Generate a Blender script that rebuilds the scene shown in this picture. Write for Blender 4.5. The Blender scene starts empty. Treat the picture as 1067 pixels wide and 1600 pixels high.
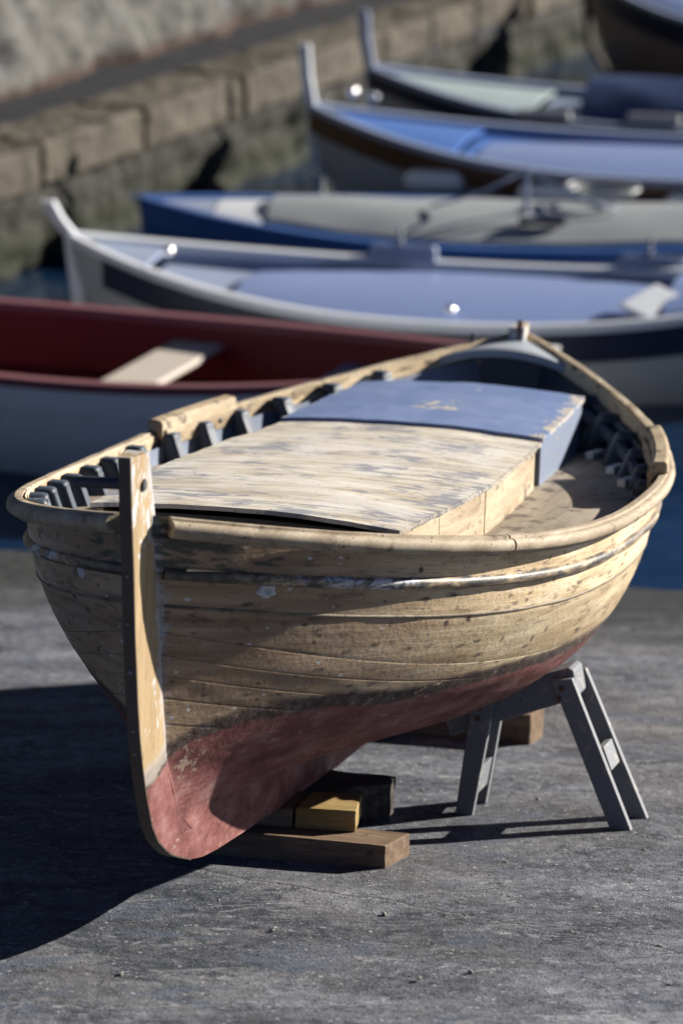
import bpy, bmesh, math, random
import numpy as np
from mathutils import Vector, Matrix
R = math.radians
random.seed(7); rng = np.random.default_rng(11)
sc = bpy.context.scene
C = sc.collection

# ------------------------------------------------------------------ helpers
def mesh_obj(name, verts, faces, mat=None, parent=None, smooth=True, attrs=None, sharp=None):
    me = bpy.data.meshes.new(name)
    me.from_pydata([tuple(map(float, v)) for v in verts], [], [tuple(map(int, f)) for f in faces])
    me.update()
    if attrs:
        for k, a in attrs.items():
            at = me.attributes.new(k, 'FLOAT', 'POINT'); at.data.foreach_set('value', np.asarray(a, dtype=np.float32))
    bm = bmesh.new(); bm.from_mesh(me)
    bmesh.ops.recalc_face_normals(bm, faces=bm.faces)
    bm.to_mesh(me); bm.free()
    if smooth: me.polygons.foreach_set('use_smooth', [True] * len(me.polygons))
    if sharp: me.set_sharp_from_angle(angle=R(sharp))
    if mat: me.materials.append(mat)
    o = bpy.data.objects.new(name, me); C.objects.link(o)
    if parent: o.parent = parent
    return o
def tag(o, label=None, cat=None, group=None, kind=None):
    for k, v in (('label', label), ('category', cat), ('group', group), ('kind', kind)):
        if v: o[k] = v
    return o
def empty(name, loc=(0, 0, 0), rz=0., label=None, cat=None, group=None):
    o = bpy.data.objects.new(name, None); C.objects.link(o); o.empty_display_size = .2
    o.location = loc; o.rotation_euler = (0, 0, rz)
    return tag(o, label, cat, group)
def copy_tree(o, parent=None):
    c = o.copy(); C.objects.link(c)
    if parent: c.parent = parent
    for ch in [x for x in C.objects if x.parent == o]: copy_tree(ch, c)
    return c
def bevel_obj(o, w, seg=2):
    m = o.modifiers.new('edge', 'BEVEL'); m.width = w; m.segments = seg; m.limit_method = 'ANGLE'; m.angle_limit = R(35)
    return o
def grid_faces(nu, nv, close_v=False, off=0):
    f = []
    for i in range(nu - 1):
        for j in range(nv if close_v else nv - 1):
            j2 = (j + 1) % nv
            f.append((off + i*nv + j, off + (i+1)*nv + j, off + (i+1)*nv + j2, off + i*nv + j2))
    return f
def sweep(rings, cap=True):
    """rings: (n, m, 3) closed sections -> verts, faces"""
    rings = np.asarray(rings, float); n, m = rings.shape[:2]
    f = grid_faces(n, m, True)
    if cap: f += [tuple(range(m))[::-1], tuple((n-1)*m + k for k in range(m))]
    return rings.reshape(-1, 3), f
def boxv(p, ex, ey, ez):
    """eight corners from centre and half-extent vectors"""
    p, ex, ey, ez = map(np.asarray, (p, ex, ey, ez))
    v = [p + a*ex + b*ey + c*ez for c in (-1, 1) for a, b in ((-1, -1), (1, -1), (1, 1), (-1, 1))]
    return v, [(0, 3, 2, 1), (4, 5, 6, 7), (0, 1, 5, 4), (1, 2, 6, 5), (2, 3, 7, 6), (3, 0, 4, 7)]
def tube(pts, r, n=10):
    pts = [np.asarray(q, float) for q in pts]; rings = []
    for i, q in enumerate(pts):
        tdir = pts[min(i+1, len(pts)-1)] - pts[max(i-1, 0)]; tdir /= np.linalg.norm(tdir)
        a = np.cross(tdir, (0, 0, 1.) if abs(tdir[2]) < .9 else (1., 0, 0)); a /= np.linalg.norm(a); b = np.cross(tdir, a)
        rr_ = r[i] if hasattr(r, '__len__') else r
        rings.append([q + rr_*(math.cos(k)*a + math.sin(k)*b) for k in np.linspace(0, 2*math.pi, n, endpoint=False)])
    return sweep(rings)
def merge(*parts):
    V = []; F_ = []
    for v, f in parts:
        k = len(V); V += [tuple(q) for q in v]; F_ += [tuple(k + i for i in q) for q in f]
    return V, F_
def vnoise(x, y, seed=0):
    """cheap smooth value noise on arrays"""
    xi = np.floor(x).astype(int); yi = np.floor(y).astype(int); fx = x - xi; fy = y - yi
    h = lambda a, b: (np.sin(a*127.1 + b*311.7 + seed*74.7)*43758.5453) % 1.
    sx = fx*fx*(3-2*fx); sy = fy*fy*(3-2*fy)
    return (h(xi, yi)*(1-sx) + h(xi+1, yi)*sx)*(1-sy) + (h(xi, yi+1)*(1-sx) + h(xi+1, yi+1)*sx)*sy

# ------------------------------------------------------------------ node DSL
class NT:
    def __init__(s, name):
        s.m = bpy.data.materials.new(name); s.m.use_nodes = True; s.t = s.m.node_tree
        s.t.nodes.clear()
        s.out = s.t.nodes.new('ShaderNodeOutputMaterial'); s.b = s.t.nodes.new('ShaderNodeBsdfPrincipled')
        s.t.links.new(s.b.outputs[0], s.out.inputs[0])
        s.tc = s.t.nodes.new('ShaderNodeTexCoord')
    def set(s, sock, v):
        if isinstance(v, bpy.types.NodeSocket): s.t.links.new(v, sock)
        else:
            if sock.type == 'RGBA' and len(v) == 3: v = (*v, 1)
            sock.default_value = v
    def n(s, typ, ins, out=0, **kw):
        nd = s.t.nodes.new(typ)
        for k, v in kw.items(): setattr(nd, k, v)
        for k, v in ins.items(): s.set(nd.inputs[k], v)
        return nd.outputs[out]
    def obj(s): return s.tc.outputs['Object']
    def attr(s, nm): return s.n('ShaderNodeAttribute', {}, 2, attribute_name=nm)
    def mth(s, op, a, b=0., c=0., clamp=False): return s.n('ShaderNodeMath', {0: a, 1: b, 2: c}, operation=op, use_clamp=clamp)
    def vec(s, x, y, z): return s.n('ShaderNodeCombineXYZ', {0: x, 1: y, 2: z})
    def sep(s, v):
        nd = s.t.nodes.new('ShaderNodeSeparateXYZ'); s.set(nd.inputs[0], v); return nd.outputs
    def scale(s, v, sx, sy, sz): return s.n('ShaderNodeVectorMath', {0: v, 1: (sx, sy, sz)}, operation='MULTIPLY')
    def noise(s, v, sc_=1., det=4., rough=.6, dist=0.):
        return s.n('ShaderNodeTexNoise', {'Vector': v, 'Scale': sc_, 'Detail': det, 'Roughness': rough, 'Distortion': dist})
    def vor(s, v, sc_=1., feat='F1', rnd=1., out=0): return s.n('ShaderNodeTexVoronoi', {'Vector': v, 'Scale': sc_, 'Randomness': rnd}, out, feature=feat)
    def white(s, v): return s.n('ShaderNodeTexWhiteNoise', {'W': v}, 0, noise_dimensions='1D')
    def ss(s, x, a, b):
        return s.n('ShaderNodeMapRange', {'Value': x, 'From Min': a, 'From Max': b, 'To Min': 0., 'To Max': 1.}, interpolation_type='SMOOTHSTEP')
    def lin(s, x, a, b, c, d): return s.n('ShaderNodeMapRange', {'Value': x, 'From Min': a, 'From Max': b, 'To Min': c, 'To Max': d})
    def mix(s, f, a, b): return s.n('ShaderNodeMix', {0: f, 6: a, 7: b}, 2, data_type='RGBA')
    def mul(s, a, v):
        """colour times a scalar socket"""
        return s.n('ShaderNodeVectorMath', {0: a, 3: v}, operation='SCALE')
    def ramp(s, f, stops):
        nd = s.t.nodes.new('ShaderNodeValToRGB'); cr = nd.color_ramp
        while len(cr.elements) < len(stops): cr.elements.new(.5)
        for e, (p, c) in zip(cr.elements, stops): e.position = p; e.color = (*c, 1)
        s.set(nd.inputs[0], f); return nd.outputs[0]
    def fin(s, col, rough=.7, bump=None, bstr=.3, bdist=.01, metal=0., spec=.5):
        s.set(s.b.inputs['Base Color'], col); s.set(s.b.inputs['Roughness'], rough); s.set(s.b.inputs['Metallic'], metal)
        s.set(s.b.inputs['Specular IOR Level'], spec)
        if bump is not None:
            s.set(s.b.inputs['Normal'], s.n('ShaderNodeBump', {'Strength': bstr, 'Distance': bdist, 'Height': bump}))
        return s.m
def band(m, x, a, b, s):
    """1 between a and b with soft width s"""
    return m.mth('MULTIPLY', m.ss(x, a - s, a + s), m.mth('SUBTRACT', 1., m.ss(x, b - s, b + s)))

WOODS = [(.22, (.25, .16, .09)), (.40, (.47, .345, .205)), (.56, (.66, .53, .345)), (.78, (.82, .715, .52))]
def antifoul(m, col, rd, p):
    """red bottom paint below the painted line rd = 0, worn dark boot line above it"""
    e = m.noise(p, 9., 5., .65); e2 = m.noise(p, 30., 4., .6)
    rdn = m.mth('ADD', rd, m.mth('MULTIPLY', m.mth('SUBTRACT', e, .5), .045))
    boot = m.ramp(m.noise(p, 22., 6., .7), [(.35, (.022, .016, .016)), (.52, (.075, .05, .042)), (.66, (.14, .115, .105)), (.74, (.30, .27, .28))])
    col = m.mix(m.mth('MULTIPLY', m.mth('SUBTRACT', 1., m.ss(rdn, .034, .062)), m.ss(e2, .27, .42)), col, boot)
    red = m.ramp(m.noise(m.scale(p, 1., 1., 1.6), 7., 8., .72), [(.36, (.085, .024, .024)), (.47, (.155, .05, .046)), (.56, (.205, .085, .078)), (.68, (.28, .155, .145))])
    speck = m.noise(p, 90., 3., .6)
    red = m.mix(m.mth('MULTIPLY', m.ss(speck, .62, .72), .6), red, (.27, .18, .165))
    red = m.mix(m.mth('MULTIPLY', m.ss(m.noise(m.scale(p, 1., 1., 3.), 14., 5., .6), .66, .70), .8), red, (.36, .30, .24))
    red = m.mix(m.mth('MULTIPLY', m.ss(m.noise(m.scale(p, 2., 1., 1.), 8., 5., .7, .6), .64, .70), .7), red, (.07, .03, .03))
    dd = m.n('ShaderNodeVectorMath', {0: p, 1: (-1.99, -.07, .45)}, 1, operation='DISTANCE')
    red = m.mix(m.mth('MULTIPLY', m.ss(m.mth('SUBTRACT', m.noise(p, 32., 6., .7, .5), m.mth('MULTIPLY', dd, 2.2)), .42, .47), .85), red, (.33, .26, .19))
    return m.mix(m.mth('SUBTRACT', 1., m.ss(rdn, -.006, .006)), col, red), rdn

def hull_material():
    m = NT('sanded hull planking'); p = m.obj(); X = m.sep(p)
    pk, rd, bd, U, side, gh = (m.attr(k) for k in ('pk', 'rd', 'bd', 'uu', 'side', 'gh'))
    fl = m.mth('FLOOR', pk); fr = m.mth('SUBTRACT', pk, fl)
    plank = m.vec(m.mth('MULTIPLY', U, 1.), gh, m.mth('ADD', m.mth('MULTIPLY', fl, 3.7), m.mth('MULTIPLY', side, 11.)))
    g1 = m.noise(m.scale(plank, 1.3, 14., 1.), 1., 6., .6, .4)
    g2 = m.noise(m.scale(plank, 6., 150., 1.), 1., 4., .6, .6)
    col = m.ramp(m.mth('ADD', m.mth('MULTIPLY', g1, .75), m.mth('MULTIPLY', g2, .25)), WOODS)
    tone = m.mth('ADD', .74, m.mth('MULTIPLY', m.white(m.mth('ADD', fl, m.mth('MULTIPLY', side, 31.))), .44))
    col = m.mul(col, tone)
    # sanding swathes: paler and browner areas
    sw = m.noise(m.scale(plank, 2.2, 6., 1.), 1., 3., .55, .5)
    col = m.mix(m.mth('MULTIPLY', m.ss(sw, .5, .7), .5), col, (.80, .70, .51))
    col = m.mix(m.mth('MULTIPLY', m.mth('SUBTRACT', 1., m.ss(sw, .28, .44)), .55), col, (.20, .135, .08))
    # browner wood tone towards the bow
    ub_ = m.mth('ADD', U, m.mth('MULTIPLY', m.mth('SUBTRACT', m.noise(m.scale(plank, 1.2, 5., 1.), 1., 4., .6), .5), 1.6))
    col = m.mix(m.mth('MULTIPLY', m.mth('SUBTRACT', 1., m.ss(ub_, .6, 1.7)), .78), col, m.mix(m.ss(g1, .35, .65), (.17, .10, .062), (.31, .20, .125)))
    # old weather stains on the two upper strakes
    up = m.mth('SUBTRACT', 1., m.ss(pk, 2.2, 3.3))
    st = m.noise(m.scale(plank, 5.5, 19., 1.), 1., 5., .6, .7)
    col = m.mix(m.mth('MULTIPLY', m.mth('MULTIPLY', m.ss(st, .56, .68), .8), m.mth('ADD', .14, m.mth('MULTIPLY', up, .50))), col, (.052, .043, .042))
    # nail and bung marks
    nr = m.vor(m.vec(m.mth('ADD', m.mth('DIVIDE', U, .098), m.mth('MULTIPLY', fl, .37)), m.mth('MULTIPLY', fr, 2.), m.mth('ADD', m.mth('MULTIPLY', fl, 5.), side)), 1., 'F1', .55)
    nrn = m.mth('ADD', nr, m.mth('MULTIPLY', m.mth('SUBTRACT', m.noise(m.scale(plank, 60., 90., 1.), 1., 3., .6), .5), .16))
    col = m.mix(m.mth('MULTIPLY', m.mth('SUBTRACT', 1., m.ss(nrn, .07, .19)), m.lin(m.noise(m.scale(plank, 3., 5., 1.), 1., 2., .5), .35, .6, .5, .95)), col, (.055, .038, .03))
    sk_ = m.vec(m.mth('ADD', m.mth('MULTIPLY', U, 9.), m.mth('MULTIPLY', gh, -9.)), m.mth('ADD', m.mth('MULTIPLY', gh, 20.), m.mth('MULTIPLY', U, 2.)), m.mth('ADD', m.mth('MULTIPLY', fl, 3.7), m.mth('MULTIPLY', side, 11.)))
    nv = m.vor(sk_, 1., 'F1', 1.)
    nb = m.noise(m.scale(plank, 20., 40., 1.), 1., 3., .6)
    nd_ = m.mth('ADD', nv, m.mth('MULTIPLY', m.mth('SUBTRACT', nb, .5), .50))
    keep = m.ss(m.noise(m.scale(plank, 5., 9., 1.), 1., 3., .6), .42, .62)
    col = m.mix(m.mth('MULTIPLY', m.mth('MULTIPLY', m.mth('SUBTRACT', 1., m.ss(nd_, .10, .34)), .9), keep), col, (.07, .05, .042))
    nv2 = m.vor(m.scale(plank, 31., 40., 1.), 1., 'F1', 1.)
    col = m.mix(m.mth('MULTIPLY', m.mth('SUBTRACT', 1., m.ss(nv2, .08, .17)), .75), col, (.07, .05, .04))
    # pale filler chips
    ch = m.noise(m.scale(plank, 30., 75., 1.), 1., 3., .6, .3)
    col = m.mix(m.mth('MULTIPLY', m.ss(ch, .69, .71), .85), col, (.50, .50, .50))
    gl = m.noise(m.scale(plank, 4., 210., 1.), 1., 3., .6, .8); col = m.mix(m.mth('MULTIPLY', m.ss(gl, .55, .68), .28), col, (.16, .095, .05))
    cv = m.vor(m.scale(plank, 17., 30., 1.), 1., 'F1', 1.); cvc = m.sep(m.vor(m.scale(plank, 17., 30., 1.), 1., 'F1', 1., 1)); cvn = m.mth('ADD', cv, m.mth('MULTIPLY', m.mth('SUBTRACT', m.noise(m.scale(plank, 60., 90., 1.), 1., 3., .6), .5), .4))
    col = m.mix(m.mth('MULTIPLY', m.mth('SUBTRACT', 1., m.ss(cvn, .13, .20)), m.mth('MULTIPLY', m.mth('GREATER_THAN', cvc[0], .80), m.mth('SUBTRACT', .95, m.mth('MULTIPLY', m.ss(U, .7, 1.6), .75)))), col, (.52, .52, .52))
    # putty and primer left beside the stem
    bdn = m.mth('ADD', bd, m.mth('MULTIPLY', m.mth('SUBTRACT', m.noise(p, 26., 6., .7), .5), .13))
    low = m.mth('SUBTRACT', 1., m.ss(pk, 3.4, 4.4))
    col = m.mix(m.mth('MULTIPLY', m.mth('MULTIPLY', m.mth('SUBTRACT', 1., m.ss(bdn, .012, .045)), m.mth('ADD', .25, m.mth('MULTIPLY', low, .65))), m.ss(m.noise(p, 60., 4., .6), .33, .5)), col, (.40, .42, .46))
    # green paint left on the sheer strake
    gr = m.noise(m.scale(plank, 7., 30., 1.), 1., 6., .7, .5)
    gm = m.mth('MULTIPLY', m.mth('SUBTRACT', 1., m.ss(bd, .10, .55)), m.mth('SUBTRACT', 1., m.ss(pk, .95, 1.05)))
    col = m.mix(m.mth('MULTIPLY', m.ss(m.mth('ADD', gr, m.mth('MULTIPLY', gm, .16)), .60, .70), m.mth('MINIMUM', m.mth('MULTIPLY', gm, 1.6), .75)), col, (.012, .042, .036))
    # seams
    ds = m.mth('ABSOLUTE', m.mth('SUBTRACT', fr, .5))
    sn = m.noise(m.vec(m.mth('MULTIPLY', U, 25.), fl, side), 1., 4., .7)
    inner = m.mth('GREATER_THAN', pk, .4)
    wl = m.mth('MULTIPLY', m.ss(ds, .455, .475), m.mth('MULTIPLY', m.ss(sn, .52, .60), inner))
    col = m.mix(m.mth('MULTIPLY', wl, .65), col, (.42, .40, .36))
    col = m.mix(m.mth('MULTIPLY', m.mth('MULTIPLY', m.ss(ds, .474, .490), inner), m.lin(sn, .35, .6, .95, .45)), col, (.016, .013, .012))
    col, rdn = antifoul(m, col, rd, p)
    hgt = m.mth('ADD', m.mth('MULTIPLY', g2, .35), m.mth('MULTIPLY', m.noise(p, 45., 5., .65), .65))
    return m.fin(col, m.lin(g1, .3, .7, .62, .8), hgt, .6, .007, spec=.3)

def bare_wood(name, axis=0, dark=1., grey=.0, bottom=False, worn=(.55, .62)):
    """weathered bare timber, grain along one local axis"""
    m = NT(name); p = m.obj()
    s1 = [14., 14., 14.]; s1[axis] = 1.2; s2 = [160., 160., 160.]; s2[axis] = 5.
    g1 = m.noise(m.scale(p, *s1), 1., 6., .6, .4); g2 = m.noise(m.scale(p, *s2), 1., 3., .6, .5)
    f = m.mth('ADD', m.mth('MULTIPLY', g1, .7), m.mth('MULTIPLY', g2, .3))
    col = m.ramp(f, [(a, tuple(c*dark for c in q)) for a, q in WOODS])
    if grey: col = m.mix(grey, col, m.ramp(f, [(.3, (.10, .095, .09)), (.7, (.34, .31, .28))]))
    b1 = m.noise(p, 11., 5., .65); col = m.mix(m.mth('MULTIPLY', m.ss(b1, *worn), .75), col, (.06, .045, .04))
    b2 = m.noise(p, 23., 5., .65); col = m.mix(m.mth('MULTIPLY', m.ss(b2, .64, .70), .65), col, (.45, .42, .38))
    b3 = m.vor(p, 26., 'F1', 1.); col = m.mix(m.mth('MULTIPLY', m.mth('SUBTRACT', 1., m.ss(b3, .08, .15)), .8), col, (.05, .035, .03))
    return m.fin(col, .7, m.mth('ADD', m.mth('MULTIPLY', g2, .6), m.mth('MULTIPLY', b1, .4)), .4, .004, spec=.3)
def stem_material():
    m = NT('sanded stem timber'); p = m.obj(); rd, side = m.attr('rd'), m.attr('hz')
    g1 = m.noise(m.scale(p, 22., 22., 1.6), 1., 6., .6, .5); g2 = m.noise(m.scale(p, 170., 170., 6.), 1., 3., .6, .5)
    col = m.ramp(m.mth('ADD', m.mth('MULTIPLY', g1, .7), m.mth('MULTIPLY', g2, .3)), [(.25, (.20, .135, .07)), (.5, (.34, .245, .135)), (.75, (.44, .34, .20))])
    w = m.noise(m.scale(p, 22., 22., 8.), 1., 6., .7, .8)
    hi = m.ss(side, .88, 1.12)
    axn = m.mth('ADD', m.attr('ax'), m.mth('MULTIPLY', m.mth('SUBTRACT', m.noise(m.scale(p, 30., 30., 14.), 1., 5., .7), .5), .9))
    col = m.mix(m.mth('MULTIPLY', m.ss(axn, .72, .92), .8), col, (.40, .41, .44))
    col = m.mix(m.mth('MULTIPLY', m.ss(m.mth('ADD', w, m.mth('MULTIPLY', hi, .12)), .60, .66), .85), col, (.52, .53, .55))
    col = m.mix(m.mth('MULTIPLY', m.ss(m.noise(m.scale(p, 60., 60., 9.), 1., 5., .6), .62, .70), .7), col, (.08, .055, .04))
    e = m.mth('MULTIPLY', m.mth('SUBTRACT', m.noise(p, 24., 5., .7), .5), .06)
    put = band(m, m.mth('ADD', rd, e), -.01, .05, .01)
    col, rdn = antifoul(m, col, m.mth('ADD', rd, .02), p)
    col = m.mix(m.mth('MULTIPLY', put, .65), col, (.33, .30, .27))
    return m.fin(col, .68, m.mth('ADD', m.mth('MULTIPLY', g2, .4), m.mth('MULTIPLY', m.noise(p, 45., 5., .65), .6)), .45, .006, spec=.3)
def paint(name, c, worn=0., under=(.36, .27, .17), rough=.55, mott=.12, bump=.15):
    m = NT(name); p = m.obj()
    a = m.noise(p, 6., 6., .6); b = m.noise(p, 70., 4., .6)
    col = m.mul(m.mix(0., c, c), m.mth('ADD', 1. - mott, m.mth('MULTIPLY', m.mth('ADD', a, b), mott)))
    if worn:
        e = m.noise(p, 16., 7., .7, .4)
        col = m.mix(m.ss(e, .74 - .3*worn, .77 - .3*worn), col, under)
        col = m.mix(m.mth('MULTIPLY', m.ss(m.noise(p, 41., 5., .65), .66, .7), .7), col, (.05, .045, .045))
    return m.fin(col, rough, m.mth('ADD', a, m.mth('MULTIPLY', b, .5)), bump, .004, spec=.4)
def hatch_wood():
    m = NT('bleached hatch planks'); p = m.obj(); X = m.sep(p)
    g1 = m.noise(m.scale(p, 22., 2.2, 22.), 1., 6., .62, .5); g2 = m.noise(m.scale(p, 190., 7., 190.), 1., 3., .6, .4)
    col = m.ramp(m.mth('ADD', m.mth('MULTIPLY', g1, .7), m.mth('MULTIPLY', g2, .3)), [(.30, (.25, .21, .16)), (.45, (.42, .375, .305)), (.56, (.55, .51, .44)), (.7, (.65, .62, .565))])
    s = m.noise(m.scale(p, 46., 6.5, 1.), 1., 6., .62, 1.)
    zone = m.noise(p, 5., 4., .6)
    col = m.mix(m.mth('MULTIPLY', m.ss(m.noise(m.scale(p, 1.3, 1., 1.), 3.2, 4., .6), .47, .60), .55), col, (.60, .585, .565))
    col = m.mix(m.mth('MULTIPLY', m.ss(m.noise(m.scale(p, 1.6, 1., 1.), 4.1, 4., .6, .5), .55, .66), .5), col, (.42, .345, .25))
    col = m.mix(m.mth('MULTIPLY', m.ss(m.mth('ADD', s, m.mth('MULTIPLY', m.mth('SUBTRACT', zone, .5), 1.1)), .54, .63), .8), col, (.17, .18, .225))
    s3 = m.noise(m.scale(p, 60., 6., 1.), 1., 4., .6, .8); col = m.mix(m.mth('MULTIPLY', m.ss(s3, .62, .70), .45), col, (.14, .12, .10))
    ns = m.vor(m.scale(p, 11., 8., 0.), 1., 'F1', .9); col = m.mix(m.mth('MULTIPLY', m.mth('SUBTRACT', 1., m.ss(ns, .05, .085)), .85), col, (.05, .042, .04))
    sp = m.noise(p, 60., 3., .6); col = m.mix(m.mth('MULTIPLY', m.ss(sp, .66, .71), .8), col, (.06, .05, .045))
    ed = m.attr('edge'); en = m.mth('ADD', ed, m.mth('MULTIPLY', m.mth('SUBTRACT', m.noise(p, 110., 4., .7), .5), .04))
    col = m.mix(m.mth('MULTIPLY', m.mth('SUBTRACT', 1., m.ss(en, -.006, .009)), .7), col, (.07, .055, .045))
    return m.fin(col, .75, m.mth('ADD', g2, m.mth('MULTIPLY', s, .5)), .35, .004, spec=.25)
def blue_lid():
    m = NT('flaking grey blue paint'); p = m.obj(); ed = m.attr('edge')
    a = m.noise(p, 5., 5., .6); b = m.noise(p, 90., 4., .6)
    col = m.mul(m.mix(m.ss(a, .35, .65), (.12, .175, .33), (.155, .21, .37)), m.mth('ADD', .86, m.mth('MULTIPLY', b, .28)))
    e = m.noise(p, 13., 7., .72, .4)
    e = m.mth('ADD', e, m.mth('MULTIPLY', m.mth('SUBTRACT', 1., m.ss(ed, .0, .09)), .19))
    q = m.sep(p); fx = m.mth('DIVIDE', m.mth('SUBTRACT', q[0], .98), .20); fy = m.mth('DIVIDE', q[1], .16)
    near = m.mth('SUBTRACT', 1., m.ss(m.mth('SQRT', m.mth('ADD', m.mth('MULTIPLY', fx, fx), m.mth('MULTIPLY', fy, fy))), .2, 1.2))
    e = m.mth('ADD', e, m.mth('MULTIPLY', near, .15))
    col = m.mix(m.ss(e, .665, .68), col, m.ramp(m.noise(p, 60., 4., .6), [(.35, (.32, .28, .22)), (.6, (.52, .48, .42))]))
    col = m.mix(m.ss(m.noise(p, 34., 5., .65), .70, .73), col, (.05, .045, .05))
    return m.fin(col, .6, m.mth('ADD', m.mth('MULTIPLY', m.ss(e, .66, .69), -1.), m.mth('MULTIPLY', b, .35)), .3, .004, spec=.35)
def concrete():
    m = NT('worn slipway concrete'); p = m.obj(); X = m.sep(p)
    a = m.noise(m.scale(p, 1., 2.2, 1.), 1.6, 8., .62, .5); b = m.noise(p, 22., 8., .7); c = m.noise(p, 140., 3., .65)
    f = m.mth('ADD', m.mth('ADD', m.mth('MULTIPLY', a, .36), m.mth('MULTIPLY', b, .34)), m.mth('MULTIPLY', c, .30))
    col = m.ramp(f, [(.415, (.024, .028, .038)), (.465, (.073, .079, .098)), (.515, (.124, .132, .158)), (.585, (.225, .237, .272))])
    big = m.noise(p, .8, 3., .5); col = m.mix(m.mth('MULTIPLY', m.ss(big, .48, .66), .35), col, (.125, .115, .108))
    # old dark paint spilt and walked about
    s = m.noise(m.scale(p, 2.0, 3.4, 1.), 1.3, 8., .70, .9)
    dx = m.mth('MULTIPLY', m.mth('ADD', X[0], .48), 1.35); dy = m.mth('MULTIPLY', m.mth('SUBTRACT', X[1], 8.72), .85)
    near = m.mth('SUBTRACT', 1., m.ss(m.mth('SQRT', m.mth('ADD', m.mth('MULTIPLY', dx, dx), m.mth('MULTIPLY', dy, dy))), .15, .75))
    fine = m.ss(m.mth('ADD', b, m.mth('MULTIPLY', c, .5)), .62, .86)
    col = m.mix(m.mth('MULTIPLY', m.ss(m.mth('ADD', s, m.mth('MULTIPLY', near, .20)), .585, .63), m.mth('SUBTRACT', .95, m.mth('MULTIPLY', fine, .55))), col, (.022, .031, .046))
    s2 = m.noise(m.scale(p, 2.1, 5., 1.), 1.3, 6., .65, .6)
    col = m.mix(m.mth('MULTIPLY', m.ss(s2, .52, .64), .7), col, (.075, .092, .13))
    # pale scuffs and lime
    w = m.noise(m.scale(p, 3., 6., 1.), 2., 8., .74, .7)
    ex = m.mth('MULTIPLY', m.mth('SUBTRACT', X[0], .68), 2.6); ey = m.mth('MULTIPLY', m.mth('SUBTRACT', X[1], 8.), 2.4)
    nw = m.mth('SUBTRACT', 1., m.ss(m.mth('SQRT', m.mth('ADD', m.mth('MULTIPLY', ex, ex), m.mth('MULTIPLY', ey, ey))), .1, .8))
    w = m.mth('ADD', w, m.mth('MULTIPLY', nw, .09))
    col = m.mix(m.mth('MULTIPLY', m.ss(w, .60, .645), .75), col, (.31, .32, .34))
    sp = m.noise(p, 55., 5., .65); col = m.mix(m.mth('MULTIPLY', m.ss(sp, .635, .67), .8), col, (.36, .365, .38))
    dk = m.noise(p, 48., 5., .65, .2); col = m.mix(m.mth('MULTIPLY', m.mth('SUBTRACT', 1., m.ss(dk, .345, .38)), .85), col, (.02, .02, .02))
    cc = m.vor(p, 42., 'F1', 1., 1); cd_ = m.vor(m.n('ShaderNodeVectorMath', {0: p, 1: m.scale(m.n('ShaderNodeTexNoise', {'Vector': p, 'Scale': 60., 'Detail': 3.}, 1), .012, .012, 0.)}, operation='ADD'), 42., 'F1', 1.)
    cr_ = m.sep(cc); col = m.mix(m.mth('MULTIPLY', m.mth('SUBTRACT', 1., m.ss(cd_, .14, .30)), m.mth('MULTIPLY', m.mth('GREATER_THAN', cr_[0], .90), .8)), col, (.40, .41, .43))
    col = m.mix(m.mth('MULTIPLY', m.mth('SUBTRACT', 1., m.ss(cd_, .14, .34)), m.mth('MULTIPLY', m.mth('LESS_THAN', cr_[0], .14), .9)), col, (.018, .019, .022))
    crk = m.vor(m.n('ShaderNodeVectorMath', {0: m.scale(p, .55, 2.1, 1.), 1: m.scale(m.n('ShaderNodeTexNoise', {'Vector': p, 'Scale': 5., 'Detail': 4.}, 1), .30, .30, 0.)}, operation='ADD'), 1., 'DISTANCE_TO_EDGE')
    col = m.mix(m.mth('MULTIPLY', m.mth('SUBTRACT', 1., m.ss(crk, .002, .006)), m.mth('MULTIPLY', m.ss(b, .42, .56), .8)), col, (.03, .03, .03))
    # one long settling crack
    lx = m.mth('ADD', m.mth('ADD', m.mth('MULTIPLY', m.mth('SUBTRACT', X[0], .02), .47), m.mth('MULTIPLY', m.mth('SUBTRACT', X[1], 9.08), .883)), m.mth('ADD', m.mth('MULTIPLY', m.mth('SUBTRACT', m.noise(p, 3., 5., .6), .5), .16), m.mth('MULTIPLY', m.mth('SUBTRACT', b, .5), .03)))
    col = m.mix(m.mth('MULTIPLY', m.mth('SUBTRACT', 1., m.ss(m.mth('ABSOLUTE', lx), .002, .007)), .85), col, (.02, .02, .022))
    col = m.mix(m.mth('MULTIPLY', m.mth('SUBTRACT', 1., m.ss(m.mth('ABSOLUTE', m.mth('ADD', lx, .012)), .003, .016)), m.mth('MULTIPLY', m.ss(c, .45, .6), .6)), col, (.30, .31, .33))
    # long drag marks
    sc_ = m.noise(m.n('ShaderNodeVectorRotate', {'Vector': m.scale(p, 1., 1., 0.), 'Angle': R(-14)}, rotation_type='Z_AXIS'), 1., 2., .5)
    rot = m.n('ShaderNodeVectorRotate', {'Vector': p, 'Angle': R(-12)}, rotation_type='Z_AXIS')
    dm = m.noise(m.scale(rot, 1.3, 42., 1.), 1., 5., .65, .25)
    col = m.mix(m.mth('MULTIPLY', m.ss(dm, .62, .70), .4), col, (.045, .047, .055))
    col = m.mix(m.mth('MULTIPLY', m.mth('SUBTRACT', 1., m.ss(dm, .30, .37)), .45), col, (.27, .275, .29))
    # weed and wet at the water's edge
    z = m.mth('ADD', X[2], m.mth('MULTIPLY', m.mth('SUBTRACT', m.noise(m.scale(p, 1., 3., 1.), 2., 5., .6), .5), .16))
    wet = m.mth('SUBTRACT', 1., m.ss(z, -.87, -.74))
    col = m.mix(m.mth('MULTIPLY', wet, .85), col, m.mix(m.ss(b, .4, .6), (.02, .021, .019), (.05, .052, .046)))
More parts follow.
